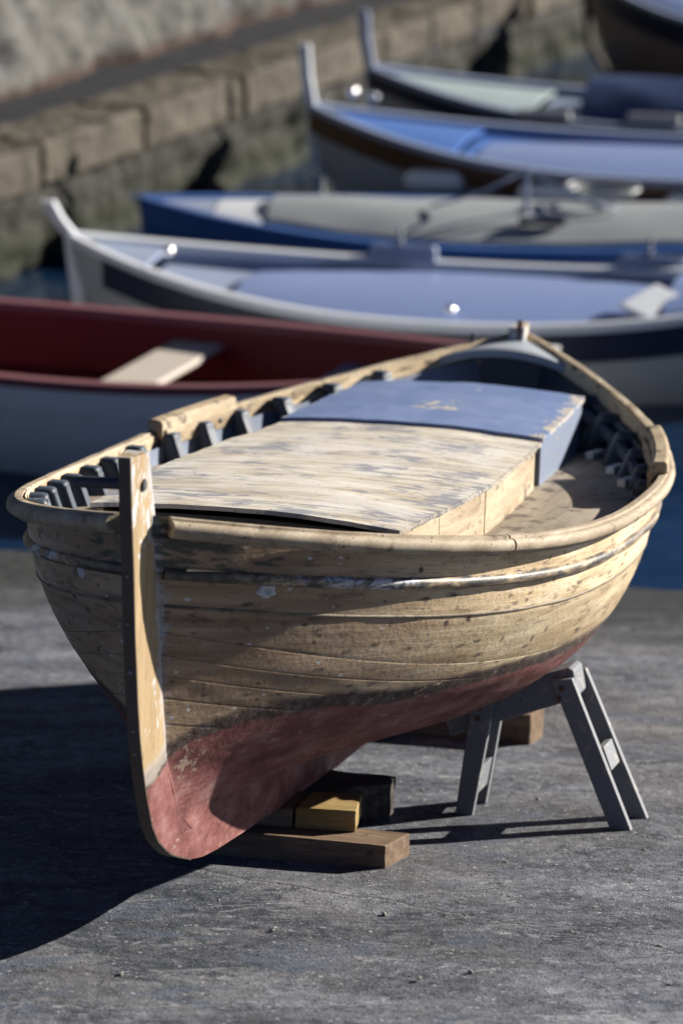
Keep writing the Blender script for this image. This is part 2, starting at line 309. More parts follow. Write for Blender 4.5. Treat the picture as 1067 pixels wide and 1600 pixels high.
    h = m.mth('ADD', m.mth('MULTIPLY', b, .6), m.mth('ADD', m.mth('MULTIPLY', c, .35), m.mth('MULTIPLY', m.ss(dk, .32, .37), .5)))
    return m.fin(col, m.mth('SUBTRACT', .88, m.mth('MULTIPLY', wet, .45)), h, .75, .02, spec=.25)
def stone(name, c1, c2, sc_=2., streak=(.05, .06, .035), dark_z=None):
    m = NT(name); p = m.obj(); X = m.sep(p)
    a = m.noise(p, sc_, 8., .65); b = m.noise(p, sc_*9, 5., .65)
    col = m.mix(m.ss(m.mth('ADD', m.mth('MULTIPLY', a, .6), m.mth('MULTIPLY', b, .4)), .36, .64), c1, c2)
    st = m.noise(m.scale(p, 3.2, 3.2, .45), 1.2, 5., .68, .4); col = m.mix(m.mth('MULTIPLY', m.ss(st, .52, .62), .9), col, streak)  # dark streaks stretched along z
    if dark_z:
        z = m.mth('ADD', X[2], m.mth('MULTIPLY', m.mth('SUBTRACT', a, .5), .3))
        col = m.mix(m.mth('MULTIPLY', m.mth('SUBTRACT', 1., m.ss(z, *dark_z)), .85), col, (.018, .022, .014))  # darker foot: shadow near the water put into the colour
    return m.fin(col, .85, m.mth('ADD', a, b), .6, .04, spec=.2)
def water_mat():
    m = NT('harbour water'); p = m.obj()
    w1 = m.noise(m.scale(p, 1., 1.8, 1.), 1.1, 4., .55, .3); w2 = m.noise(m.scale(p, 1., 2., 1.), 5., 3., .5)
    m.fin((.005, .019, .052), .04, m.mth('ADD', w1, m.mth('MULTIPLY', w2, .25)), .28, .06, spec=.5)
    m.b.inputs['IOR'].default_value = 1.333
    return m.m
M = dict(hull=hull_material(), stem=stem_material(), rim=bare_wood('weathered rail wood', 0, .70, .42, worn=(.56, .68)),
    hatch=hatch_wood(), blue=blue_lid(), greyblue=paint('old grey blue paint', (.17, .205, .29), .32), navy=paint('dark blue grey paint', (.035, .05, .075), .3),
    inwale=bare_wood('pale inwale wood', 0, .74, .16), deckw=bare_wood('trodden side deck wood', 0, .62, .62), boxside=bare_wood('sanded box side wood', 0, .86, .38, worn=(.57, .66)),
    dark=paint('black for box shade', (.018, .016, .016), .2), iron=paint('rusty iron', (.10, .045, .025), .35, (.05, .03, .02)), bolt=paint('dull bolt metal', (.05, .055, .065), 0, rough=.4),
    zinc=paint('pale rivet metal', (.20, .21, .22), 0, rough=.45), white=paint('white for sunlit blocks', (.66, .67, .68), .2), greydeck=paint('pale grey deck paint', (.30, .33, .37), .2),
    trestle=paint('worn grey trestle paint', (.15, .16, .18), .58, (.24, .235, .22)), framep=paint('frame blue darkened as shade', (.06, .075, .11), .3), bead=bare_wood('dark weathered bead', 0, .30, .2))

# ------------------------------------------------------------------ the main boat (fitted lines)
L = 4.6
O = np.array([-0.59940874, 8.26562212, 0.]); D = np.array([.28467361, .95182411, -.11398155]); RR = np.array([.95806797, -.28654103, 0.]); NN = np.array([.03266039, .10920207, .99348287])
def shape(t):
    B, n1, n2, tm, h0, sh, c1, h3 = .93416, 3.14013, 2.05363, .071755, .84658, .24106, .023578, -.012147
    t = np.asarray(t, float)
    s = np.where(t < tm, (tm-t)/(1+tm), (t-tm)/(1-tm)).clip(1e-6)
    b = B*(1 - s**np.where(t < tm, n1, n2))*(1 + c1*np.cos(np.pi*(t-tm))) + .03
    return b, h0 + sh*t**2 + h3*(t**3-t)
PW = [-.12, -.06, -.02, .03, .09, .17, .36, .56, .75, 1.11, 1.3]
PU = [1.6, 1.2, .9, .62, .45, .33, .205, .155, .118, .035, .01]
K0 = .082
ubow = lambda w: np.interp(w, PW, PU)
def hp(f, s, inset=0.):
    """hull point from station fraction f and height fraction s (0 rabbet, 1 sheer): (u, v, w)"""
    f = np.asarray(f, float); s = np.asarray(s, float); t = 2*f - 1
    b, h = shape(t); e = t*t
    b = np.maximum(b - .045 - .02*(1-e), 0)
    mm, mb, ms, qm, qb, qs = 1.993, 2.996, 1.309, .322, 1.694, 1.10
    m_ = np.where(t < 0, mm + (mb-mm)*e, mm + (ms-mm)*e); q_ = np.where(t < 0, qm + (qb-qm)*e, qm + (qs-qm)*e)
    v = .03 + b*(1 - (1-s)**m_).clip(0, 1)**q_
    w = K0 + s*(h - K0)
    ub = ubow(w); us = L - ubow(w - .05)*.8
    return ub + (us-ub)*f, np.maximum(v - inset, .0), w
def hf(u, w):
    ub = ubow(w); us = L - ubow(w-.05)*.8
    return (u-ub)/(us-ub)
def hv(u, w, inset=0.):
    f = hf(u, w); h = shape(2*f-1)[1]
    return hp(f, np.clip((w-K0)/(h-K0), 0, 1), inset)[1]
SB = np.array([1, .83, .735, .66, .59, .53, .46, .38, .29, .19, .09, 0]); SM = np.array([1, .825, .685, .43, .36, .30, .25, .20, .15, .10, .05, 0])
def sk(f, k):
    g = 1 - (1 - 2*f)**2
    a = np.interp(k, range(12), SB); b = np.interp(k, range(12), SM)
    return a + (b-a)*g
OFF = np.array([2.3, 0, -.12])
boat = empty('wooden_rowing_boat', label='bare wooden double-ended boat with red bottom, propped on timbers and a trestle on the slip', cat='boat')
def mw(off):
    mt = Matrix(((D[0], -RR[0], NN[0], 0), (D[1], -RR[1], NN[1], 0), (D[2], -RR[2], NN[2], 0), (0, 0, 0, 1)))
    q = O + off[0]*D + off[1]*RR + off[2]*NN
    mt.translation = Vector(q); return mt
boat.matrix_world = mw(OFF)
def B3(u, v, w):
    """boat coordinates (aft, starboard, up) -> local mesh coordinates of the boat's empty"""
    return np.stack(np.broadcast_arrays(np.asarray(u, float) - OFF[0], -np.asarray(v, float), np.asarray(w, float) - OFF[2]), -1)
def wred(u): return np.interp(u, [.1, .2, .3, .45, .7, .95, 1.3, 2.6, 3.6, 4.6], [.31, .345, .40, .43, .43, .395, .395, .345, .36, .42])
# hull shell, both sides in one mesh
nf = 181
ff = (1 - np.cos(np.linspace(0, math.pi, nf)))/2
kk = []
for k in range(11):
    kk += list(k + np.array([0., .03, .1, .28, .5, .72, .9, .97]))
kk = np.array(kk + [11.])
Vh, Fh, At = [], [], dict(pk=[], rd=[], bd=[], uu=[], side=[], gh=[])
for side in (1, -1):
    FF, KK = np.meshgrid(ff, kk, indexing='ij'); SS = sk(FF, KK)
    gro = np.where((np.abs(KK - np.round(KK)) < 1e-6) & (KK > 1.5) & (KK < 10.5), .0011, 0.)
    wob = (vnoise(FF*14, KK*1.1, 3+side)-.5)*.005 + (vnoise(FF*40, KK*2.3, 9+side)-.5)*.002
    u, v, w = hp(FF, SS); gro = gro*np.clip((w - wred(u))/.03, 0, 1); v = np.where(FF*(1-FF) > 1e-4, v - gro + wob, v)
    k0 = len(Vh); Vh += list(B3(u, v*side, w).reshape(-1, 3)); Fh += grid_faces(nf, len(kk), off=k0)
    At['pk'] += list(KK.ravel()); At['rd'] += list((w - wred(u)).ravel()); At['bd'] += list((u - ubow(w)).ravel() + np.abs(v).ravel()*.35 - .01)
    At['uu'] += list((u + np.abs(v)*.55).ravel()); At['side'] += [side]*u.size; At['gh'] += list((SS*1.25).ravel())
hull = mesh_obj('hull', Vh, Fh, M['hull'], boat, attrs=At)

# stem, keel and sternpost: one backbone profile swept with tapering thickness
front = [(-.093, 1.264), (-.074, 1.112), (-.045, .93), (-.022, .746), (.01, .558), (.034, .45), (.063, .362), (.10, .27), (.154, .171), (.205, .115), (.267, .075), (.32, .045), (.381, .021), (.50, -.02), (.60, -.04), (.732, -.054), (.978, -.068), (1.336, -.084), (2.0, -.108), (3., -.118), (3.9, -.11), (4.15, -.06), (4.32, .06), (4.45, .25), (4.53, .5), (4.58, .8), (4.60, 1.05), (4.605, 1.13)]
back = [(.012, 1.268), (.06, 1.125), (.115, .93), (.155, .746), (.19, .558), (.215, .45), (.25, .362), (.31, .28), (.40, .225), (.46, .19), (.53, .16), (.60, .14), (.68, .125), (.78, .115), (.88, .11), (1.0, .105), (1.2, .102), (1.5, .10), (2.1, .10), (2.95, .10), (3.7, .12), (3.9, .16), (4.06, .25), (4.2, .38), (4.33, .56), (4.40, .8), (4.45, 1.03), (4.47, 1.12)]
def densify(P, n=5):
    P = np.array(P); i = np.linspace(0, len(P)-1, (len(P)-1)*n+1)
    return np.stack([np.interp(i, range(len(P)), P[:, 0]), np.interp(i, range(len(P)), P[:, 1])], 1)
fr_, bk_ = densify(front), densify(back)
rings = []; rd = []; axf = []
for (a, b), (c, e) in zip(fr_, bk_):
    mu = lambda x: (a + (c-a)*x, b + (e-b)*x)
    sec = [(0., -.0185), (0., .0185), (.05, .0195), (.45, .028), (1., .0325), (1., -.0325), (.45, -.028), (.05, -.0195)]
    r_ = []
    for x, y in sec:
        q = mu(x); y = y + (vnoise(np.array(q[0]*9), np.array(q[1]*9), 5)-.5)*.0012*np.sign(y)
        r_.append((q[0], y, q[1])); rd.append(q[1] - float(wred(max(q[0], .1)))); axf.append(x)
    rings.append(r_)
V, F_ = sweep(rings); hz = np.array(V)[:, 2]; V = B3(V[:, 0], V[:, 1], V[:, 2])
i_stem = None
stem = mesh_obj('stem_and_keel', V, F_, M['stem'], boat, attrs=dict(rd=rd, hz=hz, ax=axf), sharp=40)
# iron band on the leading edge with its rivets
bd_ = densify(front[:14], 4)
V, F_ = sweep([[(a-.004, y, b-.002 if i > 30 else b) for y in (-.0175, .0175)] + [(a+.002, y, b+.001) for y in (.0175, -.0175)] for i, (a, b) in enumerate(bd_)])
band_o = mesh_obj('stem_band', B3(V[:, 0], V[:, 1], V[:, 2]), F_, paint('dark brown stem face', (.085, .062, .046), .4, (.14, .10, .075)), boat, sharp=40)
for w_ in (.95, .79, .665, .64, .47, .40):
    i = int(np.argmin(np.abs(bd_[:, 1] - w_))); bm = bmesh.new(); bmesh.ops.create_uvsphere(bm, u_segments=10, v_segments=6, radius=.0052)
    V = [tuple(q.co) for q in bm.verts]; F_ = [[x.index for x in f.verts] for f in bm.faces]; bm.free()
    q = B3(bd_[i, 0]-.005, random.uniform(-.004, .004), bd_[i, 1])
    mesh_obj('rivet', [np.array(a) + q for a in V], F_, M['zinc'], band_o)

def rail_frames(side, f0, f1, n):
    """points and outward/up axes along the sheer"""
    f = (1-np.cos(np.linspace(0, math.pi, 601)))/2; f = np.interp(np.linspace(0, 1, n), np.linspace(0, 1, 601), f)
    f = f0 + (f1-f0)*f; t = 2*f-1; b, h = shape(t); u = f*L
    du = np.gradient(u); dv = np.gradient(b); ln = np.hypot(du, dv)
    nu, nv = -dv/ln, du/ln                       # outward in the u-v plane (starboard)
    return u, b, h, nu, nv
def rail_sweep(name, mat, side, prof, f0, f1, n=150, parent=None, jitter=0., sharp=40):
    u, b, h, nu, nv = rail_frames(side, f0, f1, n); rings = []
    for i in range(n):
        r_ = []
        for x, z in prof:
            j = jitter*(vnoise(np.array(u[i]*13.), np.array(x*40+z*25), side+2)-.5)
            vv = max((b[i] + (x+j)*nv[i]), .004)
            r_.append((u[i] + (x+j)*nu[i], side*vv, h[i] + z + j))
        rings.append(r_)
    V, F_ = sweep(rings)
    return mesh_obj(name, B3(V[:, 0], V[:, 1], V[:, 2]), F_, mat, parent or boat, sharp=sharp)
RIM = [(-.036, .001), (-.034, .005), (-.020, .006), (-.012, .005), (-.011, -.003), (-.002, -.003), (.006, -.006), (.012, -.014), (.0135, -.024), (.011, -.035), (.004, -.043), (-.006, -.046), (-.012, -.046), (-.014, -.053), (-.036, -.050)]
# outer rails: each side in a short bow length and a longer run meeting at a scarf
for side in (1, -1):
    js = .236 if side == 1 else .30
    rail_sweep('gunwale', M['rim'], side, RIM, .012, js - .0012, 90, jitter=.003)
    rail_sweep('gunwale', M['rim'], side, RIM, js + .0012, .994, 150, jitter=.003)
    # inwale: the pale clamp plank under the rail
    rail_sweep('inwale', M['inwale'], side, [(-.030, -.006), (-.043, -.006), (-.046, -.058), (-.030, -.058)], .22, .93, 110, jitter=.002)
def strake(name, mat, side, k, f0, f1, prof, n=170):
    f = f0 + (f1-f0)*(1-np.cos(np.linspace(0, math.pi, n)))/2; s = sk(f, k); e = .004
    P0 = np.stack(hp(f, s), 1); Pf = np.stack(hp(np.clip(f+e, 0, 1), s), 1) - np.stack(hp(np.clip(f-e, 0, 1), s), 1); Ps = np.stack(hp(f, s+e), 1) - np.stack(hp(f, s-e), 1)
    Nn = np.cross(Ps, Pf); Nn /= np.linalg.norm(Nn, axis=1)[:, None]; Nn *= np.sign(Nn[:, 1])[:, None]
    T = Pf/np.linalg.norm(Pf, axis=1)[:, None]; Up = np.cross(Nn, T); Up *= np.sign(Up[:, 2])[:, None]
    rings = []
    for i in range(n):
        jj = (vnoise(np.array(f[i]*60.), np.array(k*3.), side+4)-.5)*.004
        rings.append([P0[i] + (x + (jj if x > 0 else 0))*Nn[i] + (z+jj*.5)*Up[i] for x, z in prof])
    V, F_ = sweep(rings); return mesh_obj(name, B3(V[:, 0], V[:, 1]*side, V[:, 2]), F_, mat, boat, sharp=45, attrs=dict(uu=np.repeat(P0[:, 0] + P0[:, 1]*.55, len(prof))))
def strake_mat():
    m = NT('rubbing strake with old paint'); p = m.obj(); U = m.attr('uu'); nz = m.sep(m.n('ShaderNodeNewGeometry', {}, 1))[2]
    g = m.noise(m.scale(p, 5., 40., 60.), 1., 5., .6); col = m.ramp(g, [(.3, (.05, .042, .036)), (.5, (.20, .15, .10)), (.62, (.42, .33, .215)), (.8, (.55, .45, .31))])
    e = m.noise(m.scale(p, 7., 7., 30.), 1., 6., .7, .4)
    z = band(m, U, .70, 1.12, .02)
    col = m.mix(m.mth('MULTIPLY', m.ss(m.mth('ADD', e, m.mth('MULTIPLY', m.mth('SUBTRACT', z, .25), .20)), .58, .64), .9), col, m.mix(m.ss(m.noise(p, 30., 5., .6), .42, .52), (.10, .13, .22), (.50, .52, .56)))
    col = m.mix(m.mth('MULTIPLY', m.ss(m.noise(m.scale(p, 6., 6., 40.), 1., 5., .65), .50, .58), .85), col, (.02, .026, .03))
    col = m.mix(m.mth('MULTIPLY', m.mth('SUBTRACT', 1., m.ss(U, .2, .66)), .8), col, (.035, .032, .03))
    return m.fin(col, .5, e, .4, .004)
SM_ = strake_mat()
for side in (1, -1):
    strake('rubbing_strake', SM_, side, 1., .006, .985, [(-.006, .020), (.008, .019), (.0165, .013), (.0185, .003), (.0165, -.008), (.009, -.014), (-.006, -.016)])
    strake('bead', M['bead'], side, 2., .006, .985, [(-.004, .006), (.001, .005), (.0035, .002), (.0035, -.002), (.001, -.005), (-.004, -.006)])
# patched plug of pale sealant on the starboard bow and one to port
def blob(name, f, s, side, r, mat, seed):
    n = 26; rr_ = np.random.default_rng(seed); ang = np.linspace(0, 2*math.pi, n, endpoint=False)
    rad = r*(1 + .12*np.sin(ang*5+seed) + .22*rr_.random(n))
    P = np.array(hp(f, s)); e = .004
    Tf = np.array(hp(f+e, s)) - np.array(hp(f-e, s)); Ts = np.array(hp(f, s+e)) - np.array(hp(f, s-e)); Tf /= np.linalg.norm(Tf); Nn = np.cross(Ts, Tf); Nn /= np.linalg.norm(Nn); Nn *= np.sign(Nn[1]); Ts = np.cross(Nn, Tf); Ts *= np.sign(Ts[2])
    V = []; F_ = []
    for lay, (sc_, hh) in enumerate([(1., -.004), (.9, .003), (.62, .0055), (.40, .004), (.30, -.0005), (.12, .003)]):
        for k in range(n): V.append(P + Tf*rad[k]*sc_*1.35*math.cos(ang[k]) + Ts*rad[k]*sc_*math.sin(ang[k]) + Nn*(hh + .0014*rr_.random()))
    for lay in range(5):
        for k in range(n): F_.append((lay*n+k, lay*n+(k+1) % n, (lay+1)*n+(k+1) % n, (lay+1)*n+k))
    F_.append(tuple(5*n+k for k in range(n))); V = np.array(V)
    return mesh_obj(name, B3(V[:, 0], V[:, 1]*side, V[:, 2]), F_, mat, boat)
seal = paint('pale sealant', (.50, .50, .49), .25, (.2, .18, .16), mott=.3, bump=.5)
blob('sealed_bung', .056, .795, 1, .021, seal, 3); blob('sealed_bung', .060, .80, -1, .018, seal, 5)

# inner planking, deck, frames
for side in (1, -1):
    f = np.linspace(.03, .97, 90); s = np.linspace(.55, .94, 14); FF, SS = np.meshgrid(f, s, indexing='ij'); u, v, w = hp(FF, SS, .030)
    o = mesh_obj('inner_planking', B3(u, v*side, w).reshape(-1, 3), grid_faces(90, 14), M['greyblue'] if side == -1 else M['navy'], boat)  # starboard gets the darker blue, its shade put into the colour
WD = .75
us_ = np.linspace(.22, 4.32, 80); vs_ = np.linspace(-1, 1, 25)
UU, VV = np.meshgrid(us_, vs_, indexing='ij'); bb = np.maximum(hv(UU, WD) - .032, .01)
mesh_obj('deck', B3(UU, VV*bb, WD + .012*(1-VV**2) + .0*UU).reshape(-1, 3), grid_faces(80, 25), M['deckw'], boat)
def make_frame(u, side, mat, wd=.064, dp=.060, top=-.002):
    top = top if side == -1 else -.036
    t = 2*u/L-1; b, h = (float(x) for x in shape(t)); n = 12; rings = []
    hh = h + top; ws = list(np.linspace(WD-.03, hh-.028, n)) + [hh-.016, hh-.007, hh]; vb = min(float(hv(u, WD)) - .03, b - .046)
    e = .01; bs = float(shape(t+e)[0]) - float(shape(t-e)[0]); sl = bs/(e*L)
    tl = math.hypot(1, sl); tu, tv = 1/tl, sl/tl; nu, nv = sl/tl, -1/tl      # along, inward
    for i, w in enumerate(ws):
        vo = vb + (b - .040 - vb)*max(0., min(1., (w-WD)/(h-.02-WD))) - abs(sl)*wd*.5 - .004
        sh_ = {n: 1., n+1: .97, n+2: .86}.get(i, 1.); a = wd/2*(.72 if i == n+2 else .94 if i == n+1 else 1)
        d = dp*sh_
        rings.append([(u + x*tu + y*nu, side*(vo + x*tv + y*nv), w) for x, y in ((-a, 0), (-a, d*.8), (-a*.72, d), (a*.72, d), (a, d*.8), (a, 0))])
    V, F_ = sweep(rings); return mesh_obj('frame', B3(V[:, 0], V[:, 1], V[:, 2]), F_, mat, boat, sharp=50)
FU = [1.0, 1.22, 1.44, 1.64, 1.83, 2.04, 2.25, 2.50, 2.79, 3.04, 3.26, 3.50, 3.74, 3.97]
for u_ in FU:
    for side in (-1, 1): make_frame(u_ + random.uniform(-.012, .012), side, M['navy'] if side == 1 or u_ < 2.6 else M['framep'])  # frame blues darkened, shade on their faces put into the colour
# oarlock pads: a block on the rail over a bolted lower cheek
for side in (-1, 1):
    u0, u1 = (2.76, 3.27) if side == -1 else (2.72, 3.30)
    f0, f1 = u0/L, u1/L
    top = rail_sweep('oarlock_pad', M['inwale'], side, [(-.068, -.030), (-.068, .034), (-.060, .046), (-.016, .050), (-.008, .044), (-.006, .007), (-.034, .007), (-.044, .0)], f0, f1, 14)
    bevel_obj(top, .006)
    ch = rail_sweep('cheek', M['inwale'], side, [(-.050, -.058), (-.074, -.057), (-.078, -.030), (-.078, .012), (-.050, .013)], f0 + .004, f1 - .006, 12, parent=top); bevel_obj(ch, .004)
    for uq in (u0 + .10, u1 - .13):
        b, h = (float(x) for x in shape(2*uq/L-1))
        V, F_ = tube([(uq, side*(b-.07), h-.02), (uq-.004, side*(b-.083), h-.02)], .010, 10); V = np.array(V)
        mesh_obj('bolt', B3(V[:, 0], V[:, 1], V[:, 2]), F_, M['bolt'], top)
# stringer along the starboard inside
fs = np.linspace(.60, .86, 30); rings = []
for f in fs:
    u, v, w = (float(x) for x in hp(f, .895)); rings.append([(u, v-.075+a, w+z) for a, z in ((-.012, -.02), (-.012, .02), (.012, .02), (.012, -.02))])
V, F_ = sweep(rings); mesh_obj('stringer', B3(V[:, 0], V[:, 1], V[:, 2]), F_, M['navy'], boat, sharp=40)
for uc, wv in ((3.62, .10), (3.34, .10), (3.08, .08)):  # white blocks standing in for sunlight on the stringer
    b = float(hv(uc, .77)); V, F_ = boxv((uc, b-.10, .765), (.055, .012, 0), (-.004, .016, 0), (0, 0, .014)); V = np.array(V); bevel_obj(mesh_obj('sunlit_block', B3(V[:, 0], V[:, 1], V[:, 2]), F_, M['white'], boat, smooth=False), .004)

# engine box: sides, front, and two lids
def half_w(u): return np.interp(u, [.953, 1.3, 1.8, 2.3, 2.85, 3.3, 3.76], [.478, .505, .532, .515, .474, .452, .428])
def wtop(u): return np.interp(u, [.953, 2., 2.85, 3.76], [.93, .922, .918, .948])
def lid(name, u0, u1, mat, label, over=.012, thick=.014, n=44, dz=0.):
    us = np.linspace(u0, u1, n); vs = np.linspace(-1, 1, 41); UU, VV = np.meshgrid(us, vs, indexing='ij')
    hw = half_w(UU) + over; ridge = .022*(1-VV**2)
    wob = (vnoise(UU*5, VV*3, 8)-.5)*.006 + (vnoise(UU*14, VV*9, 3)-.5)*.0025
    top = np.stack([UU, VV*hw + (vnoise(UU*25, VV*2, 4)-.5)*.006, wtop(UU) + ridge + wob + dz], -1)
    bot = top - np.array([0, 0, thick]); nv = 41
    V = np.concatenate([top.reshape(-1, 3), bot.reshape(-1, 3)]); k = n*nv; F_ = grid_faces(n, nv) + [q[::-1] for q in grid_faces(n, nv, off=k)]
    bnd = [i*nv for i in range(n)] + [(n-1)*nv + j for j in range(1, nv)] + [i*nv + nv-1 for i in range(n-2, -1, -1)] + [j for j in range(nv-2, 0, -1)]
    for a, b in zip(bnd, bnd[1:] + bnd[:1]): F_.append((a, b, b+k, a+k))
    ed = ((1-np.abs(VV))*hw + .004*(VV < 0)*9).ravel()
    o = mesh_obj(name, B3(V[:, 0], V[:, 1], V[:, 2]), F_, mat, boat, sharp=35, attrs=dict(edge=np.concatenate([ed, ed])))
    o['label'] = label; return o
lid('hatch_lid', .953, 2.85, M['hatch'], 'bleached bare wooden hatch lid')
lid('hatch_lid', 2.872, 3.76, M['blue'], 'grey blue painted hatch lid with flaked patches', over=.016, dz=.012)
def wall_strip(name, pts, mat, th=.022, label=None, joints=False):
    """upright board following plan points (u, v, wtop)"""
    P = np.array(pts); n = len(P); tdir = np.gradient(P[:, :2], axis=0); tdir /= np.linalg.norm(tdir, axis=1)[:, None]; nrm = np.stack([-tdir[:, 1], tdir[:, 0]], 1)
    rings = [[(P[i, 0] + a*nrm[i, 0], P[i, 1] + a*nrm[i, 1], z) for a, z in ((-th/2, WD-.01), (th/2, WD-.01), (th/2, P[i, 2]), (-th/2, P[i, 2]))] for i in range(n)]
    V, F_ = sweep(rings); o = mesh_obj(name, B3(V[:, 0], V[:, 1], V[:, 2]), F_, mat, boat, sharp=35)
    if label: o['label'] = label
    return o
for side in (1, -1):
    for a, b in ((.97, 1.36), (1.366, 1.86), (1.876, 2.79)):
        q = np.linspace(a, b, 16); wall_strip('box_side', [(x, side*(float(half_w(x))-.012), float(wtop(x))-.018) for x in q], M['boxside'])
    q = np.linspace(2.87, 3.745, 16); wall_strip('box_side', [(x, side*(float(half_w(x))-.004), float(wtop(x))-.010) for x in q], M['greyblue'], label='grey blue painted box side')
    wall_strip('gap_backing', [(2.80, side*.44, .90), (2.86, side*.438, .90)], M['dark'])  # black piece behind the gap, its shade put into the colour
wall_strip('box_front', [(.985, v, .925 - .012 + .016*(1-(v/.48)**2)-.01) for v in np.linspace(-.46, .46, 15)], M['dark'])  # black board: shade below the lid put into the colour
wall_strip('box_back', [(3.745, v, .932) for v in np.linspace(-.41, .41, 9)], M['greyblue'])
# after deck with arched beam, bulkhead under it
us_ = np.linspace(4.27, 4.56, 20); vs_ = np.linspace(-1, 1, 21); UU, VV = np.meshgrid(us_, vs_, indexing='ij'); b_, h_ = shape(2*UU/L-1)
bb = np.maximum(b_ - .05, .012); ZZ = h_ - .010 + .055*(1-VV**2)*np.clip(bb/.30, 0, 1)
mesh_obj('after_deck', B3(UU, VV*bb, ZZ).reshape(-1, 3), grid_faces(20, 21), M['greydeck'], boat)
b0, h0_ = (float(x) for x in shape(2*4.26/L-1)); vs_ = np.linspace(-1, 1, 25); rings = []
for y in vs_:
    z = h0_ - .012 + .055*(1-y*y)*min(1., (b0-.05)/.30); rings.append([(4.245, y*(b0-.05), z-.002), (4.272, y*(b0-.05), z+.001), (4.272, y*(b0-.05), z-.034), (4.245, y*(b0-.05), z-.034)])
V, F_ = sweep(rings); mesh_obj('deck_beam', B3(V[:, 0], V[:, 1], V[:, 2]), F_, M['greydeck'], boat, sharp=40)
V, F_ = sweep([[(4.36, y*(b0-.12), h0_ - .0), (4.38, y*(b0-.12), h0_ - .0), (4.38, y*(b0-.12), .74), (4.36, y*(b0-.12), .74)] for y in vs_]); mesh_obj('bulkhead', B3(V[:, 0], V[:, 1], V[:, 2]), F_, M['navy'], boat, sharp=40)
# breasthook at the bow
us_ = np.linspace(.05, .24, 8); vs_ = np.linspace(-1, 1, 11); UU, VV = np.meshgrid(us_, vs_, indexing='ij'); b_, h_ = shape(2*UU/L-1)
V = np.concatenate([B3(UU, VV*(b_-.055).clip(.02), h_-.012).reshape(-1, 3), B3(UU, VV*(b_-.055).clip(.02), h_-.05).reshape(-1, 3)])
mesh_obj('breasthook', V, grid_faces(8, 11) + [q[::-1] for q in grid_faces(8, 11, off=88)] + [(i, i+1, i+1+88, i+88) for i in range(77, 87)], M['rim'], boat, smooth=False)
def rod(name, a, b, r, mat, parent=boat):
    V, F_ = tube([a, b], r, 12); V = np.array(V); return mesh_obj(name, B3(V[:, 0], V[:, 1], V[:, 2]), F_, mat, parent, sharp=50)
rod('crossbar', (-.028, -.165, 1.176), (-.015, .0335, 1.18), .017, M['bolt'])
rod('stern_pin', (4.47, .012, 1.07), (4.475, .012, 1.15), .012, M['iron']); rod('tholepin', (4.40, -.165, 1.0), (4.40, -.165, 1.095), .009, M['bolt'])

# ------------------------------------------------------------------ slip, water
G0 = np.array([-.2219, 9.528, -.3887]); GN = np.array([.01838, .11346, .99337])
ZW = -.927
def gz(x, y): return G0[2] - ((x-G0[0])*GN[0] + (y-G0[1])*GN[1])/GN[2]
gx = np.concatenate([np.linspace(-30, -2.2, 20), np.linspace(-2, 3.2, 131), np.linspace(3.4, 40, 20)]); gy = np.concatenate([np.linspace(-25, 6.8, 22), np.linspace(7, 14.8, 196), np.linspace(15, 24, 12)])
XX, YY = np.meshgrid(gx, gy, indexing='ij')
ZZ = gz(XX, YY) + (vnoise(XX*1.3, YY*1.3, 2)-.5)*.012 + (vnoise(XX*6, YY*6, 5)-.5)*.004
slip = mesh_obj('slipway', np.stack([XX, YY, ZZ], -1).reshape(-1, 3), grid_faces(len(gx), len(gy)), concrete())
tag(slip, 'worn grey concrete slip sloping down into the water', 'slipway', kind='structure')
wt = mesh_obj('water', [(-300, -60, ZW), (300, -60, ZW), (300, 500, ZW), (-300, 500, ZW)], [(0, 1, 2, 3)], water_mat(), smooth=False)
tag(wt, 'dark still harbour water between the boats', 'water', kind='structure')
# loose stones
peb = paint('pebble stone', (.24, .23, .21), 0, rough=.85, mott=.4, bump=.4)
spots = [(425, 1455), (342, 1408), (575, 1378), (845, 1388), (930, 1420), (1005, 1330), (718, 1412), (735, 1520), (970, 1395), (600, 1430), (190, 1523), (880, 1465), (500, 1560), (790, 1350), (655, 1600-70), (1030, 1480), (1045, 1540), (840, 1250), (900, 1255), (660, 1235)]
def to_ground(px, py):
    x = (px-533.5)/5000; z = -(py-800)/5000; p = .28974; d = np.array([x, math.cos(p)+z*math.sin(p), -math.sin(p)+z*math.cos(p)]); o = np.array([0, 0, 3.5927])
    k = ((G0-o)@GN)/(d@GN); return o + k*d
for i, (a, b) in enumerate(spots):
    q = to_ground(a, b); bm = bmesh.new(); bmesh.ops.create_icosphere(bm, subdivisions=1, radius=1.); rr_ = np.random.default_rng(i)
    s = np.array([1.5, 1., .75])*rr_.uniform(.003, .0085); k = rr_.normal(size=(4, 3))
    V = []
    for v in bm.verts:
        c = np.array(v.co); c = c*(1 + .16*sum(math.sin(c@kk_*2 + i) for kk_ in k)/2); V.append(tuple(c*s))
    F_ = [[x.index for x in f.verts] for f in bm.faces]; bm.free()
    o = mesh_obj('pebble', V, F_, peb, smooth=False); o.location = (q[0], q[1], gz(q[0], q[1]) + s[2]*.6); o.rotation_euler = (0, 0, rr_.uniform(0, 6))
    tag(o, 'small loose stone lying on the concrete slip', 'pebble', 'loose stones scattered on the slip')

